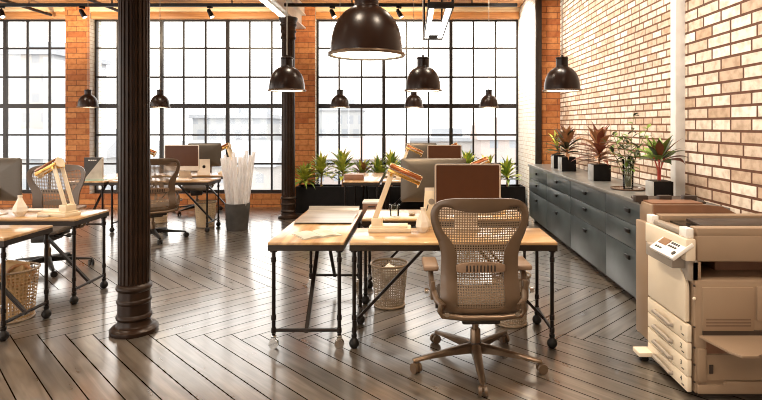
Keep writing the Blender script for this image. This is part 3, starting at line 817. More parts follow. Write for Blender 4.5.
# ------------------------------------------------------------------ desk lamps
LG = 'brass headed desk lamps'
def make_lamp(label, loc, rz):
    """arms rise from the base towards local +X, head points further to +X and down"""
    t = thing('desk_lamp', label, 'desk lamp', loc, rz, LG)
    b = MB(); b.box((0, 0, 0.016), (0.33, 0.17, 0.032), bev=0.005); b.build('lamp_base', 'cream', t)
    b = MB(); b.box((-0.005, 0, 0.040), (0.29, 0.14, 0.016), bev=0.003); b.box((-0.10, 0, 0.075), (0.085, 0.11, 0.06), bev=0.005); b.build('base_block', 'cream', t)
    for sy in (-1, 1):
        b = MB(); p0, p1 = Vector((-0.115, sy*0.040, 0.10)), Vector((0.012, sy*0.040, 0.445)); d = p1-p0
        b.box((p0+p1)/2, (0.042, 0.012, d.length+0.02), RY(math.atan2(d.x, d.z)), bev=0.003); b.build('arm', 'cream', t)
    # head: a barrel of brass slats with two end discs
    c = Vector((0.115, 0, 0.435)); rot = RY(PI/2 + 0.42)
    hl = 0.135; b = MB()
    for k in range(5):
        a = -0.15 + k*(PI+0.3)/4 - PI
        b.mi = k % 2
        cc = rot @ Vector((-0.048*math.sin(a), 0.048*math.cos(a)*1.0, 0))
        q = rot @ RZ(a + PI/2)
        b.box(c + rot @ Vector((0.046*math.sin(a), 0.046*math.cos(a), 0)), (0.026, 0.010, 2*hl), rot @ RZ(-a), bev=0.002)
    hd = b.build('lamp_head', ['brass', 'copper'], t)
    for s in (-1, 1):
        b = MB(); b.cyl(c + rot @ Vector((0, 0, s*(hl-0.008))), c + rot @ Vector((0, 0, s*(hl+0.002))), 0.046, seg=24)
        b.build('end_disc', 'cream', hd)
    b = MB(); b.cyl(c + rot @ Vector((0, 0, -hl+0.01)), c + rot @ Vector((0, 0, hl-0.01)), 0.020, seg=16); b.build('tube_bulb', 'shade_in', hd)
    b = MB(); b.cyl((0.012, -0.06, 0.445), (0.012, 0.06, 0.445), 0.012, seg=14); b.build('pivot', 'brass', t)
    return t
lp = make_lamp('brass headed desk lamp on a wide cream base, front centre desk', (-0.175, 4.27, HT), 0)
dup(lp, 'brass headed desk lamp with two cream arms, on the left desk', (-3.26, 4.99, HT), PI-0.28, LG)
dup(lp, 'brass desk lamp whose head shows above the front dark screen, right end', (0.73, 5.20, HT), PI, LG)
dup(lp, 'brass desk lamp beside the farthest grey monitor, above the front lamp', (-0.08, 8.42, HT), 0, LG)
dup(lp, 'brass desk lamp barely peeking over the far dark screen, right corner', (0.78, 9.30, HT), PI, LG)
dup(lp, 'brass desk lamp next to the bundle of paper rolls, head pointing left', (-3.12, 9.22, HT), PI-0.2, LG)
dup(lp, 'brass desk lamp just right of the foreground column, above the turned chair', (-4.22, 8.34, HT), 0.15, LG)

# ------------------------------------------------------------------ vases, papers, things on desks
def make_vase(label, loc):
    b = MB(); b.lathe([(0.035, 0), (0.062, 0.045), (0.055, 0.085), (0.030, 0.135), (0.018, 0.165), (0.020, 0.190), (0.014, 0.190), (0.012, 0.160), (0.0, 0.158)], seg=7)
    o = b.build('faceted_vase', 'ceramic', loc=loc, smooth=False); return tag(o, label, 'vase', 'faceted cream vases')
v0 = make_vase('faceted cream vase with slim neck, on the front desk left of the chair back', (0.085, 4.22, HT))
dup(v0, 'faceted cream vase with slim neck, on the left desk beside the cut monitor', (-3.60, 4.96, HT), 0.4, 'faceted cream vases')
t = thing('tablet_stand', 'tilted cream panel with round grey hole, leaning behind the front faceted vase', 'stand', (0.135, 4.33, HT), 0.05)
b = MB(); tl = Matrix.Translation((0, 0, 0.004)) @ Matrix.Rotation(PI/2-0.12, 4, 'X')
b.prism([(-0.075, 0), (0.05, 0), (0.065, 0.30), (-0.03, 0.30), (-0.04, 0.14)], 0.014, tl, bev=0.003); pn = b.build('panel', 'cream', t)
b = MB(); b.cyl(tl @ Vector((0.022, 0.215, 0.012)), tl @ Vector((0.022, 0.215, 0.017)), 0.024, seg=24); b.build('hole_ring', 'pr_grey', pn)
b = MB(); b.box(tl @ Vector((-0.012, 0.165, 0.0145)), (0.008, 0.004, 0.055), RY(0.25)); b.build('slot', 'ink', pn, smooth=False)
b = MB(); b.prism([(0, 0), (0.09, 0), (0.01, 0.16)], 0.01, Matrix.Translation((0.0, 0.0, 0)) @ Matrix.Rotation(PI/2, 4, 'Z') @ Matrix.Rotation(PI/2, 4, 'X')); b.build('prop', 'cream', t)
def make_book():
    t = thing('open_book', 'open white book lying on the end-on desk in front', 'book', (-0.72, 4.10, HT), 0.55)
    for sx in (-1, 1):
        b = MB(); b.grid(lambda u, v: Vector((sx*(0.002+0.145*u), (v-0.5)*0.24, 0.004+0.016*math.sin(min(1, u*1.25)*PI*0.75+0.35)*(1-0.35*u))), 8, 2)
        bmesh.ops.solidify(b.bm, geom=b.bm.faces[:], thickness=-0.004); b.build('page_block', 'paper', t)
    b = MB(); b.box((0, 0, 0.0015), (0.31, 0.25, 0.003)); b.build('cover', 'sign_g', t)
make_book()
prof = [(-0.36, 0.012), (-0.34, 0.005), (-0.31, 0.002), (-0.1, 0.003), (0.02, 0.010), (0.10, 0.003), (0.24, 0.003), (0.30, 0.010), (0.345, 0.026), (0.36, 0.045)]
b = MB(); b.prism(prof + [(y, z+0.002) for y, z in prof[::-1]], 0.49, Matrix(((0, 0, 1, -0.245), (1, 0, 0, 0), (0, 1, 0, 0), (0, 0, 0, 1))))
tag(b.build('drawing_sheet', 'draft', loc=(-0.756, 4.90, HT), smooth=False), 'large grey drawing sheet with curled far edge on the end-on desk', 'drawing')
def flat(name, loc, s, m, label, cat, rz=0.0, bev=0.002, group=None):
    b = MB(); b.box((0, 0, s[2]/2), s, bev=bev); return tag(b.build(name, m, loc=loc, rz=rz), label, cat, group)
flat('paper_sheet', (-0.28, 5.03, HT), (0.30, 0.34, 0.003), 'paper', 'white sheet on the second centre desk, behind the front lamp', 'paper', 0.05, 0)
def make_keyboard(label, loc, rz):
    t = thing('keyboard', label, 'keyboard', loc, rz, 'slim white keyboards')
    b = MB(); b.box((0, 0, 0.006), (0.42, 0.115, 0.012), bev=0.004); b.build('key_tray', 'bezel', t)
    b = MB()
    for r in range(5):
        for k in range(14): b.box((-0.19+k*0.0292, -0.042+r*0.021, 0.014), (0.025, 0.017, 0.005))
    b.build('keys', 'white', t, smooth=False); return t
kb = make_keyboard('slim white keyboard on the left desk by the cream lamp', (-3.62, 5.25, HT), 0)
dup(kb, 'slim white keyboard under the far left dark screen', (-3.55, 8.13, HT), 0.0, 'slim white keyboards')
flat('note_block', (-3.34, 4.92, HT), (0.10, 0.08, 0.018), 'sign_g', 'small grey note block in front of the left cream lamp', 'note block')
b = MB(); b.lathe([(0.0, 0.004), (0.034, 0.0), (0.042, 0.01), (0.046, 0.11), (0.043, 0.11), (0.039, 0.014), (0.0, 0.012)], seg=24, cap=False)
tag(b.build('drinking_glass', 'clear', loc=(-0.16, 4.92, HT)), 'clear drinking glass on the second centre desk', 'glass')
b = MB(); b.sphere((0, 0, 0.014), 0.035, (0.9, 1.4, 0.5)); tag(b.build('computer_mouse', 'sign_g', loc=(0.0, 5.02, HT)), 'grey mouse on the second centre desk', 'mouse')
# two-tone board by the pier
t = thing('table_board', 'two-tone black and beige board standing on the far left end-on desk', 'board', (-4.80, 8.15, HT), 0.05)
b = MB(); b.box((0, 0, 0.008), (0.34, 0.12, 0.016)); b.build('glass_plate', 'glass_green', t, smooth=False)
b = MB(); b.prism([(-0.13, 0), (0.13, 0), (0.13, 0.33)], 0.05, Matrix.Translation((0, 0.025, 0.016)) @ Matrix.Rotation(PI/2, 4, 'X')); b.build('beige_face', 'sign_g', t, smooth=False)
b = MB(); b.prism([(-0.13, 0), (0.13, 0.33), (-0.13, 0.33)], 0.05, Matrix.Translation((0, 0.025, 0.016)) @ Matrix.Rotation(PI/2, 4, 'X')); bf = b.build('black_face', 'sign_b', t, smooth=False)
b = MB()
for i, (x, w) in enumerate(((-0.055, 0.03), (-0.02, 0.026), (0.012, 0.02), (0.040, 0.018))): b.box((x, -0.0265, 0.305), (w, 0.003, 0.014))
b.build('lettering', 'white', bf, smooth=False)
# small brown box and cabinet of the far centre group
flat('small_box', (-0.88, 8.25, HT), (0.29, 0.20, 0.085), 'ped', 'small brown box on the far end-on desk before the planter', 'box', 0, 0.004)
t = thing('pedestal', 'low brown drawer pedestal with white top standing before the far centre desks', 'pedestal', (-0.56, 7.70, 0))
b = MB(); b.box((0, 0, 0.26), (0.26, 0.30, 0.48), bev=0.004); b.build('body', 'ped', t)
b = MB(); b.box((0, 0, 0.512), (0.27, 0.31, 0.024), bev=0.004); b.build('pedestal_top', 'white', t)
for z in (0.10, 0.26, 0.42):
    b = MB(); b.box((0, -0.154, z), (0.245, 0.008, 0.145), bev=0.002); d = b.build('drawer', 'ped', t)
    b = MB(); b.box((0, -0.164, z+0.04), (0.10, 0.012, 0.012)); b.build('handle', 'knob', d)
for sx in (-1, 1):
    for sy in (-1, 1):
        b = MB(); b.cyl((sx*0.10, sy*0.11, 0), (sx*0.10, sy*0.11, 0.02), 0.018); b.build('foot', 'castor', t)

# ------------------------------------------------------------------ baskets
def make_basket(label, loc, r, h, m, extra=None, group=None):
    t = thing('waste_basket', label, 'waste basket', loc, 0, group)
    b = MB(); b.grid(lambda u, v: Vector(((r*(0.80+0.20*v))*math.cos(2*PI*u), (r*(0.80+0.20*v))*math.sin(2*PI*u), 0.012 + (h-0.02)*v)), 40, 8, (round(2*PI*r/0.03)*0.03 if m != 'perf' else round(2*PI*r/0.02)*0.02, h), closed_u=True)
    b.build('basket_wall', m, t)
    b = MB(); b.cyl((0, 0, 0.004), (0, 0, 0.012), r*0.79, seg=36); b.build('basket_bottom', 'rim', t)
    b = MB()
    pts = [(r*math.cos(2*PI*k/36), r*math.sin(2*PI*k/36), h-0.008) for k in range(36)]; b.tube(pts, 0.009, seg=8, closed=True)
    b.build('top_rim', 'rim', t); b = MB()
    pts = [(r*0.8*math.cos(2*PI*k/36), r*0.8*math.sin(2*PI*k/36), 0.010) for k in range(36)]; b.tube(pts, 0.010, seg=8, closed=True)
    b.build('bottom_rim', 'rim', t)
    return t
BG = 'waste baskets under the desks'
make_basket('perforated metal waste basket under the front centre desk, left of the chair', (-0.20, 4.80, 0), 0.165, 0.38, 'perf', group=BG)
make_basket('perforated metal waste basket behind the front chair, right of its base', (0.80, 4.37, 0), 0.155, 0.40, 'perf', group=BG)
make_basket('brown wicker waste basket under the nearest left desk, holding a paper bag', (-3.31, 4.47, 0), 0.19, 0.42, 'wicker', group=BG)
make_basket('pale wicker waste basket under the far left desk, beside the paper rolls', (-3.25, 8.50, 0), 0.165, 0.40, 'wicker_pale', group=BG)
make_basket('pale wicker waste basket behind the turned chair, mostly hidden', (-4.15, 8.85, 0), 0.155, 0.36, 'wicker_pale', group=BG)
b = MB(); b.box((0, 0, 0.17), (0.20, 0.10, 0.34), RY(0.12), bev=0.02)
for sx in (-1, 1): pass
tag(b.build('paper_bag', 'kraft', loc=(-3.30, 4.47, 0.13)), 'brown paper bag sticking out of the wicker basket', 'bag')
b = MB(); b.tube([(0.085*math.cos(2*PI*k/24), 0, 0.085*math.sin(2*PI*k/24)) for k in range(24)], 0.014, seg=10, closed=True)
b.sphere((0.085, 0, 0.02), 0.026)
tag(b.build('wooden_ring', 'wood_ball', loc=(-3.22, 4.43, 0.365), rz=0.5), 'wooden ring with a knob in the wicker basket', 'ring')
b = MB(); b.sphere((0, 0, 0), 0.075, (1.0, 1.0, 0.8), 10)
for v in b.bm.verts: v.co += Vector([random.Random(hash(tuple(round(q, 3) for q in v.co)) & 0xffff).uniform(-0.012, 0.012)]*3)
tag(b.build('crumpled_paper', 'paper', loc=(-0.19, 4.80, 0.30), smooth=False), 'crumpled paper in the front centre basket', 'paper')

# ------------------------------------------------------------------ bin of paper rolls
t = thing('roll_bin', 'dark grey tapered bin holding a bundle of pale paper rolls', 'bin', (-2.67, 8.26, 0))
b = MB(); b.lathe([(0.0, 0.0), (0.150, 0.0), (0.155, 0.01), (0.188, 0.41), (0.176, 0.41), (0.145, 0.02), (0.0, 0.02)], seg=40, cap=False); b.build('bin_wall', 'felt', t)
rng = random.Random(8)
RL = ['tall', 'slim', 'thick', 'leaning', 'short', 'slanted']
spots = [(0.06, 0.055), (-0.07, 0.045), (0.06, -0.045), (-0.02, 0.01), (0.085, 0.01), (-0.10, 0.0), (0.03, 0.10), (-0.055, 0.095), (0.02, -0.095), (-0.075, -0.085), (0.10, -0.07), (0.105, 0.08), (-0.115, 0.07), (0.03, 0.0), (-0.045, -0.02)]
for i, (x, y) in enumerate(spots):
    r = rng.uniform(0.022, 0.033); h = rng.uniform(0.98, 1.19)
    lean = Vector((x*1.35 + rng.uniform(-0.03, 0.03), y*0.9 + rng.uniform(-0.02, 0.02), 0))
    b = MB(); top = Vector((lean.x, lean.y, h)); d = top.normalized(); q = d.to_track_quat('Z', 'Y').to_matrix()
    b.lathe([(r, 0), (r*0.98, h*0.5), (r*1.02, h), (r*0.85, h), (r*0.82, h*0.5), (r*0.85, 0)], seg=16, rot=q, cap=False)
    o = b.build('paper_roll', 'tracing', loc=(-2.67+x*0.85, 8.26+y*0.85, 0.025))
    tag(o, 'rolled translucent paper standing in the dark grey bin', 'paper roll', 'paper rolls in the grey bin')

# ------------------------------------------------------------------ cabinets along the right wall
XC, HC, DC = 1.975, 0.943, 0.545
def make_cab(label, y0, y1):
    w = y1-y0
    t = thing('drawer_cabinet', label, 'cabinet', (XC, (y0+y1)/2, 0), 0, 'slate grey drawer cabinets')
    b = MB(); b.box((DC/2+0.012, 0, 0.505), (DC-0.024, w-0.002, 0.81)); b.build('carcass', 'cab', t, smooth=False)
    b = MB(); b.box((DC/2+0.04, 0, 0.05), (DC-0.09, w-0.004, 0.10)); b.build('plinth', 'pr_dark', t, smooth=False)
    for z0, z1, kz in ((0.075, 0.490, 0.41), (0.496, 0.706, 0.645), (0.712, 0.905, 0.83)):
        b = MB(); b.box((0.011, 0, (z0+z1)/2), (0.022, w-0.008, z1-z0), bev=0.002); d = b.build('drawer', 'cab', t)
        b = MB(); b.cyl((-0.001, 0, kz), (-0.020, 0, kz), 0.009, seg=12); b.box((-0.028, 0, kz), (0.020, 0.105, 0.036), bev=0.004); b.build('knob', 'knob', d)
for l, y0, y1 in (('slate grey drawer cabinet at the far end, against the brick corner', 7.91, 9.10),
                  ('slate grey drawer cabinet under the two far red-leaved plants, second from the corner', 6.72, 7.91),
                  ('slate grey drawer cabinet below the glass vase, third from the corner', 5.50, 6.72),
                  ('slate grey drawer cabinet beside the printer, nearest of the row', 4.28, 5.50)):
    make_cab(l, y0, y1)
b = MB(); b.box((XC+DC/2-0.012, (4.27+9.12)/2, 0.926), (DC+0.018, 9.12-4.27, 0.034), bev=0.003)
tag(b.build('worktop', 'cab_top'), 'long grey worktop over the row of drawer cabinets', 'worktop')

# ------------------------------------------------------------------ plants
def add_leaf(bm, base, yaw, pitch, length, width, droop, rng, segs=7, mi=0, fold=0.25):
    d0 = Vector((math.cos(yaw), math.sin(yaw), 0)); side = Vector((-d0.y, d0.x, 0))
    p = Vector(base); ang = pitch; prev = None
    roll = rng.uniform(-0.35, 0.35)
    for i in range(segs+1):
        t = i/segs
        w = width*(math.sin(PI*min(1, t*0.93+0.07))**0.8)*(1.0 if t < 0.6 else (1-t)/0.4*0.9+0.1)*0.5
        dirv = d0*math.cos(ang) + Vector((0, 0, 1))*math.sin(ang)
        nrm = (Vector((0, 0, 1))*math.cos(ang) - d0*math.sin(ang))
        sv = (side*math.cos(roll) + nrm*math.sin(roll))
        l, c, r = p + sv*w + nrm*w*fold, p, p - sv*w + nrm*w*fold
        cur = [bm.verts.new(q) for q in (l, c, r)]
        if prev:
            for k in range(2):
                f = bm.faces.new((prev[k], prev[k+1], cur[k+1], cur[k])); f.material_index = mi
        prev = cur
        p = p + dirv*(length/segs); ang -= droop/segs*(0.5+t)
def foliage(parent, rng, n, length, width, mats, z0=0.0, zs=0.12, pitch=(0.35, 1.35), droop=1.2, tight=0.02, name='foliage', xmax=None):
    b = MB()
    for i in range(n):
        yaw = i*2.39996 + rng.uniform(-0.3, 0.3); f = i/max(1, n-1)
        pt = pitch[0] + (pitch[1]-pitch[0])*f + rng.uniform(-0.12, 0.12)
        L = length*(0.75+0.4*rng.random())*(1.0 if f < 0.8 else 0.85)
        add_leaf(b.bm, (tight*math.cos(yaw), tight*math.sin(yaw), z0 + zs*f), yaw, pt, L, width*rng.uniform(0.8, 1.15), droop*rng.uniform(0.6, 1.2)*(1-0.5*f), rng, mi=rng.randrange(len(mats)))
    if xmax:
        for v in b.bm.verts:
            if v.co.x > xmax*0.6: v.co.x = xmax*0.6 + xmax*0.4*(1-math.exp(-(v.co.x-xmax*0.6)/(xmax*0.4)))
    return b.build(name, mats, parent, ang=80)

def square_pot(t, s, h):
    b = MB(); bm = b.bm
    b.box((0, 0, h/2), (s, s, h), bev=0.004)
    for f in bm.faces: f.material_index = 1 if f.normal.x < -0.7 else 0  # one side face grey, all other faces black
    p = b.build('pot', ['pot_black', 'pot_side'], t)
    b = MB(); b.box((0, 0, h+0.001), (s-0.03, s-0.03, 0.008)); b.build('soil', 'soil', t, smooth=False)
Z0 = HC + 0.0
PLG = 'potted plants on the grey worktop'
# far red-brown plant, small one behind it, second red-brown one, near red-stemmed one
for label, loc, s, h, n, L, W, mats, zs, seed, sm in (
    ('red-brown leafy plant in a black square pot, farthest large one on the worktop', (2.215, 7.72, Z0), 0.205, 0.20, 38, 0.31, 0.070, ['leaf_red', 'leaf_tan', 'leaf_dark'], 0.22, 1, 'stem'),
    ('small green and orange plant in a black pot at the brick corner', (2.22, 8.22, Z0), 0.17, 0.20, 22, 0.26, 0.055, ['leaf_green', 'leaf_deep', 'leaf_red'], 0.16, 2, 'stem'),
    ('tan and brown leafy plant in a square pot, left of the glass vase', (2.225, 6.42, Z0), 0.205, 0.19, 38, 0.31, 0.075, ['leaf_tan', 'leaf_red', 'leaf_red'], 0.24, 3, 'stem'),
    ('dark leaved plant on red stems in a square pot, nearest the printer', (2.225, 4.86, Z0), 0.175, 0.155, 26, 0.24, 0.075, ['leaf_dark', 'leaf_deep', 'leaf_red'], 0.06, 5, 'stem_red')):
    t = thing('potted_plant', label, 'potted plant', loc, 0, PLG); square_pot(t, s, h); rng = random.Random(seed)
    if sm == 'stem_red':
        b = MB()
        for k in range(6): a = k*1.05; b.tube([(0.012*math.cos(a), 0.012*math.sin(a), h), (0.012*math.cos(a), 0.012*math.sin(a), h+0.10), (0.05*math.cos(a), 0.05*math.sin(a), h+0.21)], 0.005, seg=6)
        b.build('stem', 'stem_red', t)
        foliage(t, rng, n, L, W, mats, h+0.17, zs, (0.15, 1.35), 0.9, 0.03, xmax=2.515-loc[0])
    else:
        b = MB(); b.cyl((0, 0, h), (0, 0, h+zs), 0.012, 0.008); b.build('stem', sm, t)
        foliage(t, rng, n, L, W, mats, h+0.03, zs, (0.1, 1.35), 1.1, 0.015, xmax=2.515-loc[0])
# glass vase with tall twigs on a round tray
tray = MB(); tray.lathe([(0.0, 0.0), (0.165, 0.0), (0.175, 0.006), (0.178, 0.016), (0.172, 0.016), (0.166, 0.009), (0.0, 0.009)], seg=48, cap=False)
tag(tray.build('round_tray', 'tray', loc=(2.21, 5.52, Z0)), 'round dark brown tray under the glass vase on the worktop', 'tray')
t = thing('glass_vase', 'tall clear glass vase with leafy twigs on the round tray', 'vase', (2.21, 5.52, Z0+0.009))
b = MB(); b.lathe([(0.0, 0.0), (0.045, 0.0), (0.050, 0.01), (0.055, 0.26), (0.062, 0.30), (0.059, 0.30), (0.052, 0.26), (0.046, 0.016), (0.0, 0.014)], seg=32, cap=False); b.build('vase_body', 'clear', t)
rng = random.Random(31)
for k in range(7):
    a = k*0.9+0.3; hh = (0.74, 0.52, 0.56, 0.46, 0.52, 0.42, 0.58)[k]; sp = (0.05, 0.15, 0.20, 0.22, 0.12, 0.18, 0.17)[k]
    pts = []
    for i in range(8):
        s = i/7; pts.append(Vector((0.02*math.cos(a) + sp*s**1.6*math.cos(a), 0.02*math.sin(a) + sp*s**1.6*math.sin(a), 0.02+hh*s*1.05)))
    b = MB(); b.tube(pts, [0.006-0.004*i/7 for i in range(8)], seg=6); tw = b.build('twig', 'stem_green', t)
    b = MB()
    for i in range(3, 8):
        for s2 in range(3):
            q = pts[i] - (pts[i]-pts[i-1])*rng.random()
            add_leaf(b.bm, q, rng.uniform(0, 2*PI), rng.uniform(-0.2, 0.9), rng.uniform(0.08, 0.13), 0.036, rng.uniform(0.3, 1.0), rng, segs=4, mi=rng.randrange(2))
    b.build('leaf_spray', ['leaf_dark', 'leaf_deep'], tw, ang=80)

# planter trough under the right window
t = thing('planter_trough', 'long black planter box under the right window', 'planter', (-0.03, 9.98, 0))
PW, PD, PH = 4.16, 0.42, 0.48
b = MB()
for sy in (-1, 1): b.box((0, sy*(PD/2-0.012), PH/2), (PW, 0.024, PH))
for sx in (-1, 1): b.box((sx*(PW/2-0.012), 0, PH/2), (0.024, PD-0.048, PH))
b.box((0, 0, 0.03), (PW-0.05, PD-0.05, 0.06)); b.build('box_wall', 'pot_black', t, smooth=False)
b = MB(); b.box((0, 0, PH-0.06), (PW-0.05, PD-0.05, 0.04)); b.build('soil', 'soil', t, smooth=False)
TG = 'plants in the black planter box'
names = ['green plant in the trough before the brick pier, leftmost of all', 'green plant in the trough at the window corner beside the pier',
         'tallest yellow-green plant on the left half of the trough', 'green plant behind the small brown box, in the trough', 'bushy green plant right of the small brown box, in the trough',
         'yellow-green plant just left of the front lamp head, in the trough', 'green plant in the trough behind the farthest brass lamp', 'green plant in the trough behind the grey monitors',
         'green plant in the trough hidden behind the far dark screen', 'yellow-green plant rising just right of the far dark screen', 'reddish green plant above the front screen right corner, in the trough',
         'green plant at the right end of the trough, by the lit brick jamb']
xs = [-1.98, -1.68, -1.28, -0.93, -0.62, -0.38, -0.05, 0.30, 0.65, 1.02, 1.40, 1.76]
for i, x in enumerate(xs):
    rng = random.Random(100+i); y = 9.98 + rng.uniform(-0.05, 0.05)
    hgt = (0.20, 0.40, 0.46, 0.28, 0.34, 0.44, 0.3, 0.3, 0.3, 0.44, 0.36, 0.30)[i]
    o = thing('leafy_plant', names[i], 'plant', (x, y, PH-0.04), 0, TG)
    b = MB(); b.tube([(0, 0, 0), (0.008, 0, hgt*0.6), (0, 0.006, hgt)], [0.018, 0.015, 0.012], seg=8); b.build('stem', 'stem', o)
    mats = ['leaf_green', 'leaf_deep', 'leaf_green'] if i not in (3, 10) else ['leaf_green', 'leaf_tan', 'leaf_deep']
    foliage(o, rng, 50, 0.36, 0.072, mats, hgt*0.45, hgt*0.55, (0.1, 1.45), 1.35, 0.012, xmax=2.08-x)

# ------------------------------------------------------------------ printer
def text_mesh(s, size, name, m, parent, loc, rot):
    cu = bpy.data.curves.new(name, 'FONT'); cu.body = s; cu.size = size; cu.extrude = 0.0008; cu.align_x = 'CENTER'; cu.align_y = 'CENTER'
    tmp = bpy.data.objects.new(name, cu); COL.objects.link(tmp)
    bpy.context.view_layer.update()
    me = bpy.data.meshes.new_from_object(tmp.evaluated_get(bpy.context.evaluated_depsgraph_get()))
    bpy.data.objects.remove(tmp); bpy.data.curves.remove(cu)
    o = bpy.data.objects.new(name, me); COL.objects.link(o); me.materials.clear(); me.materials.append(M[m])
    o.parent = parent; o.location = loc; o.rotation_euler = rot
    return o
# local frame: x to the wall, y to the far side, origin at the near front corner; front = -X face, side = -Y face
def build_printer():
    t = thing('office_printer', 'large tan and cream office copier at the right edge with four paper trays', 'copier', (1.63, 3.16, 0))
    W, D = 0.86, 0.54     # W along x, D along y
    b = MB(); b.box((W/2+0.012, D/2, 0.36), (W-0.03, D-0.004, 0.66), bev=0.006); body = b.build('lower_body', 'pr_tan', t)
    b = MB(); b.box((W/2+0.02, D/2, 0.018), (W-0.08, D-0.06, 0.036)); b.build('base_plate', 'pr_dark', t, smooth=False)
    b = MB(); b.box((-0.035, D-0.02, 0.055), (0.14, 0.11, 0.03), bev=0.005); st = b.build('stabiliser', 'pr_cream', t)
    b = MB(); b.box((-0.05, D-0.02, 0.02), (0.05, 0.05, 0.04), bev=0.008); b.build('stabiliser_foot', 'castor', st)
    # cream front: four trays and the door above
    for k in range(4):
        z0, z1 = ((0.325, 0.425), (0.225, 0.320), (0.125, 0.220), (0.035, 0.120))[k]
        b = MB(); b.box((-0.004, D/2, (z0+z1)/2), (0.026, D-0.006, z1-z0), bev=0.004); tr = b.build('paper_tray', 'pr_cream', t)
        zc = (z0+z1)/2
        b = MB(); b.tube([(-0.016, 0.18, zc-0.012), (-0.034, 0.19, zc-0.012), (-0.040, 0.23, zc), (-0.040, 0.37, zc+0.002), (-0.034, 0.41, zc-0.004), (-0.016, 0.42, zc-0.006)], 0.013, seg=10); b.build('handle', 'pr_grey', tr)
        text_mesh(str(k+1), 0.040, 'tray_number', 'ink', tr, (-0.0185, 0.075, zc+0.008), (PI/2, 0, -PI/2))
        b = MB(); b.box((-0.0175, 0.055, zc-0.022), (0.002, 0.030, 0.006)); b.build('tray_mark', 'ink', tr, smooth=False)
    b = MB(); pts = [(0.03, 0.435), (D-0.005, 0.435), (D-0.005, 0.80), (0.10, 0.745), (0.05, 0.70), (0.03, 0.64)]
    b.prism(pts, 0.030, Matrix(((0, 0, -1, 0.012), (1, 0, 0, 0), (0, 1, 0, 0), (0, 0, 0, 1))), bev=0.008); b.build('front_door', 'pr_cream', t)
    b = MB(); b.box((0.02, D/2, 0.745), (0.06, D-0.01, 0.12), bev=0.004); b.build('front_strip', 'pr_grey', t)
    # near side: panel with vents, slot, fold-out feeder, painted recess shade
    b = MB(); b.box((0.215, -0.004, 0.525), (0.30, 0.016, 0.255), bev=0.005); sp = b.build('side_panel', 'pr_tan', t)
    b = MB()
    for k in range(3): b.box((0.215, -0.0125, 0.430+k*0.018), (0.26, 0.003, 0.009))
    b.build('vent', 'pr_vent', sp, smooth=False)
    b = MB(); b.box((0.55, -0.004, 0.555), (0.33, 0.016, 0.20), bev=0.005); b.build('side_panel', 'pr_tan', t)
    b = MB(); b.box((0.40, -0.003, 0.385), (0.66, 0.012, 0.026)); b.build('feed_slot', 'pr_dark', t, smooth=False)
    b = MB(); m4 = Matrix.Translation((0, 0, 0.357)) @ Matrix.Rotation(0.10, 4, 'X')
    b.prism([(0.045, -0.005), (0.74, -0.005), (0.74, -0.22), (0.26, -0.22), (0.25, -0.235), (0.16, -0.235), (0.12, -0.19)], 0.016, m4, bev=0.004); b.build('bypass_tray', 'pr_tan', t)
    b = MB(); pts = [(0.035, 0.04), (0.82, 0.04), (0.82, 0.31), (0.74, 0.31), (0.74, 0.10), (0.60, 0.10), (0.60, 0.085), (0.20, 0.085), (0.20, 0.10), (0.035, 0.10)]
    b.prism([(0.035, 0.035), (0.82, 0.035), (0.82, 0.105), (0.20, 0.105), (0.19, 0.085), (0.035, 0.085)], 0.020, Matrix.Translation((0, 0.0, 0)) @ Matrix.Rotation(PI/2, 4, 'X'), bev=0.003)
    b.box((0.06, -0.008, 0.20), (0.05, 0.022, 0.19), bev=0.003)
    b.build('side_cassette', 'pr_tan', t)
    b = MB(); b.box((0.45, -0.003, 0.185), (0.72, 0.010, 0.15)); cs = b.build('cassette_face', 'pr_tan', t, smooth=False)
    b = MB(); b.box((0.45, -0.0015, 0.302), (0.72, 0.007, 0.075)); b.build('recess_shade', 'pr_red', t, smooth=False)  # flat red-brown strip painted for the shade under the bypass tray
    b = MB(); b.box((0.115, -0.010, 0.175), (0.022, 0.006, 0.05)); b.build('grip_slot', 'pr_dark', cs, smooth=False)
    b = MB()
    for z in (0.66, 0.42, 0.30, 0.20, 0.10): b.box((0.018, -0.006, z), (0.010, 0.012, 0.008))
    b.build('hinge_mark', 'pr_dark', t, smooth=False)
    b = MB(); b.sphere((0.02, -0.003, 0.585), 0.010); b.build('latch', 'pr_cream', t)
    # output cavity between body and scanner
    b = MB(); b.box((0.02+W/2, D-0.06, 0.735), (W-0.02, 0.11, 0.12)); b.box((W-0.10, D/2, 0.735), (0.20, D-0.01, 0.12)); b.box((0.42, D*0.65, 0.735), (0.30, 0.25, 0.12)); b.build('output_cavity', 'pr_red', t, smooth=False)
    b = MB(); b.box((0.04, 0.05, 0.735), (0.05, 0.09, 0.125), bev=0.003); b.build('corner_post', 'pr_tan', t)
    # scanner
    b = MB(); b.box((W/2+0.03, D/2, 0.875), (W-0.02, D, 0.150), bev=0.006); sc = b.build('scanner', 'pr_tan', t)
    b = MB(); b.box((-0.005, D/2-0.01, 0.870), (0.060, D+0.01, 0.130), bev=0.008); b.build('scanner_front', 'pr_cream', sc)
    b = MB()
    b.box((W/2+0.02, 0.045, 0.97), (W-0.04, 0.085, 0.05), bev=0.004); b.box((W/2+0.02, D-0.045, 0.97), (W-0.04, 0.085, 0.05), bev=0.004)
    b.build('scanner_edge', 'pr_tan', t)
    for y in (0.045, D-0.045):
        b = MB(); b.box((-0.002, y, 0.965), (0.045, 0.085, 0.055), bev=0.004); b.build('corner_block', 'white', t)
    b = MB(); b.box((0.005, D/2, 0.955), (0.05, D-0.19, 0.03), bev=0.008); b.build('scanner_lip', 'pr_grey', t)
    b = MB(); b.box((W/2+0.03, D/2, 0.957), (W-0.12, D-0.20, 0.012)); b.build('platen_glass', 'pr_black', t, smooth=False)
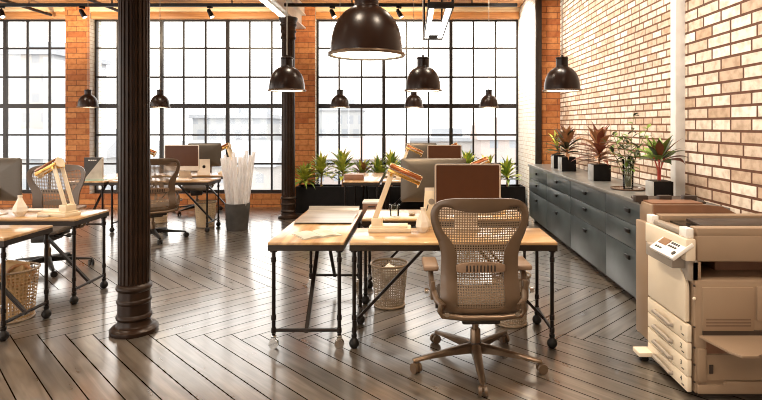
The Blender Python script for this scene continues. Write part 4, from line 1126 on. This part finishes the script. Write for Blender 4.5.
    b = MB(); b.box((W/2+0.02, D/2+0.03, 0.974), (W-0.30, 0.18, 0.016), RX(0.06), bev=0.003); b.build('document_flap', 'pr_dark', t)
    # control panel
    rot = RZ(0.0) @ RY(-0.62); c = Vector((-0.060, 0.13, 0.870))
    b = MB(); b.box(c + rot @ Vector((0.0, 0, -0.012)), (0.15, 0.30, 0.024), rot, bev=0.005); cp = b.build('control_panel', 'white', t)
    b = MB(); b.box(c + rot @ Vector((0.022, 0.075, 0.001)), (0.078, 0.105, 0.004), rot); b.build('display', 'lcd', cp, smooth=False)
    b = MB()
    for i in range(4):
        for j in range(3): b.box(c + rot @ Vector((0.045-j*0.026, -0.005-i*0.026, 0.002)), (0.013, 0.014, 0.005), rot)
    b.build('number_keys', 'ink', cp, smooth=False); b = MB()
    for i in range(3): b.box(c + rot @ Vector((-0.045, 0.10-i*0.03, 0.002)), (0.012, 0.016, 0.005), rot)
    b.build('menu_keys', 'ink', cp, smooth=False); b = MB()
    b.cyl(c + rot @ Vector((-0.04, -0.118, 0)), c + rot @ Vector((-0.04, -0.118, 0.006)), 0.014, seg=18)
    b.build('start_button', 'ink', cp)
    b = MB(); b.box((-0.035, 0.22, 0.79), (0.11, 0.36, 0.08), bev=0.006); b.build('panel_bracket', 'pr_grey', t)
    # document feeder on the far side, dark tray behind
    b = MB(); b.box((0.21, D+0.12, 0.985), (0.38, 0.20, 0.13), bev=0.008); b.box((W/2-0.02, D+0.11, 0.52), (W-0.02, 0.20, 0.80), bev=0.006); b.build('finisher', 'pr_tan', t)
    b = MB(); b.box((0.21, D+0.12, 1.056), (0.35, 0.17, 0.012), bev=0.003); b.prism([(0.03, 0.94), (0.70, 0.94), (0.50, 1.04), (0.40, 1.05), (0.03, 1.05)], 0.014, Matrix.Translation((0, D+0.018, 0)) @ Matrix.Rotation(PI/2, 4, 'X')); b.build('finisher_lid', 'pr_red', t)
    b = MB(); b.box((0.25, D+0.27, 1.05), (0.48, 0.16, 0.016), RX(0.15), bev=0.003)
    for x in (0.03, 0.20, 0.38): b.box((x, D+0.22, 1.065), (0.09, 0.05, 0.05), bev=0.003)
    b.build('output_tray', 'pr_dark', t)
build_printer()

# ------------------------------------------------------------------ the city outside
def city():
    b = MB(); b.box((0, 140, -14.25), (700, 250, 0.5)); struct(b.build('ground', ['ground'], smooth=False))
    def facade(name, wall, win, bw, rh, sz):  # outdoor haze is put into the pale, low-contrast wall and window colours
        return brick_mat(name, 'y', bw, rh, sz, win, win, wall, c3=(0.9, 0.9, 0.9), bump=0.0)
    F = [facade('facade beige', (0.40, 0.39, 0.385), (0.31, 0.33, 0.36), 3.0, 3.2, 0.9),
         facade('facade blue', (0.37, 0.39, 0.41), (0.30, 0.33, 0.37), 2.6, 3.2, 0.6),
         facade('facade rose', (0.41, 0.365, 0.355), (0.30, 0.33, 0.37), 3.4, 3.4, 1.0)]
    roofm = mat('pale slate roof', (0.31, 0.335, 0.37), 0.7); roofr = mat('pale red roof', (0.40, 0.33, 0.31), 0.7)  # roof colours carry the same painted haze
    data = [(-66, 95, 16, 15, 27, 0, 'flat', 'tall pale apartment block with dark flat roof, outside the left window'),
            (-88, 105, 18, 14, 15, 1, 'gable', 'lower grey block outside at the left edge'),
            (-52, 80, 18, 12, 11, 1, 'gable', 'blue roofed house outside the left window beside the pier'),
            (-38, 120, 16, 14, 17, 1, 'flat', 'pale block outside behind the foreground column'),
            (-20, 132, 16, 10, 19, 1, 'flat', 'pale tower outside the middle window near the far column'),
            (-32, 90, 20, 10, 9, 0, 'gable', 'low house outside below the middle window'),
            (-10, 110, 18, 12, 9, 2, 'gable', 'low rose house outside left part of the right window'),
            (4, 125, 20, 12, 12, 0, 'flat', 'pale block outside the middle of the right window'),
            (22, 100, 20, 12, 13, 2, 'gable', 'rose building with a row of windows outside the right window'),
            (36, 120, 16, 12, 19, 1, 'flat', 'pale tower outside the right window edge')]
    for x, y, w, d, h, fi, kind, label in data:
        t = thing('building', label, 'building', (x, y, -14), 0, 'hazy buildings outside')
        bb = MB(); bb.box((0, 0, h/2), (w, d, h)); bb.build('facade', F[fi], t, smooth=False)
        bb = MB()
        if kind == 'flat':
            bb.box((0, 0, h+0.4), (w+1.2, d+1.2, 0.8)); bb.box((w*0.2, 0, h+1.8), (w*0.35, d*0.4, 2.0))
        else:
            bb.prism([(-d/2-0.6, 0), (d/2+0.6, 0), (0, 4.0)], w+1.2, Matrix.Translation((-w/2-0.6, 0, h)) @ Matrix(((0, 0, 1, 0), (1, 0, 0, 0), (0, 1, 0, 0), (0, 0, 0, 1))))
        bb.build('roof', roofr if fi == 2 else roofm, t, smooth=False)
city()

# ------------------------------------------------------------------ light
SKY = 3.2
w = bpy.data.worlds.new('sky'); SC.world = w; w.use_nodes = True
bg = w.node_tree.nodes['Background']; bg.inputs['Color'].default_value = (1.0, 0.96, 0.90, 1); bg.inputs['Strength'].default_value = SKY

def add_light(name, kind, loc, energy, col, size=0.1, rot=None, spot=None):
    l = bpy.data.lights.new(name, kind); l.energy = energy; l.color = col
    if kind == 'AREA': l.size = size
    else: l.shadow_soft_size = size
    if spot: l.spot_size = spot; l.spot_blend = 0.8
    o = bpy.data.objects.new(name, l); COL.objects.link(o); o.location = loc
    if rot: o.rotation_euler = rot
    return o
WARM = (1.0, 0.72, 0.42)
for o in list(COL.objects):
    if o.name.startswith('pendant_lamp'):
        add_light('pendant_bulb', 'SPOT', (o.location.x, o.location.y, o.location.z-0.005), 30, WARM, 0.12, spot=2.5)
# fill spots added under the ceiling to brighten the room, no fixtures
for x in (0.9, -0.8, -3.4, -5.6, -8.2):
    for y in (-1.5, 1.5, 4.6, 7.4):
        add_light('fill_spot', 'SPOT', (x, y, H-0.12), 145, (1.0, 0.86, 0.68), 0.15, spot=2.3)
for y in (2.6, 4.2, 5.8, 7.4, 8.7, 9.9):  # unseen spots added to brighten the right wall and the window jamb
    o = add_light('wall_fill_spot', 'SPOT', (1.30, y, H-0.15), 112 if y < 9.5 else 260, (1.0, 0.92, 0.80), 0.12, spot=2.1)
    o.rotation_euler = (0, math.radians(-40), 0)

for o in list(COL.objects):
    if o.name.startswith('track_spotlight'):
        l = add_light('track_bulb', 'SPOT', (o.location.x, 9.12, 3.46), 80, (1.0, 0.82, 0.58), 0.04, spot=1.7)
        l.rotation_euler = (math.radians(100), 0, 0)
# ------------------------------------------------------------------ camera and colour
cam = bpy.data.cameras.new('camera'); co = bpy.data.objects.new('camera', cam); COL.objects.link(co); SC.camera = co
co.location = (0, 0, 1.6); co.rotation_euler = (PI/2, 0, 0)
cam.sensor_width = 36; cam.lens = 540/762*36
cam.shift_x = -(412-381)/762; cam.shift_y = -75/762
cam.clip_end = 1000
vs = SC.view_settings
vs.view_transform = 'Standard'; vs.look = 'None'; vs.gamma = 1.0; vs.exposure = 0.4; vs.use_curve_mapping = False
SC.cycles.use_denoising = True; SC.cycles.filter_width = 1.0
SC.cycles.max_bounces = 10; SC.cycles.transparent_max_bounces = 24
SC.cycles.sample_clamp_indirect = 6
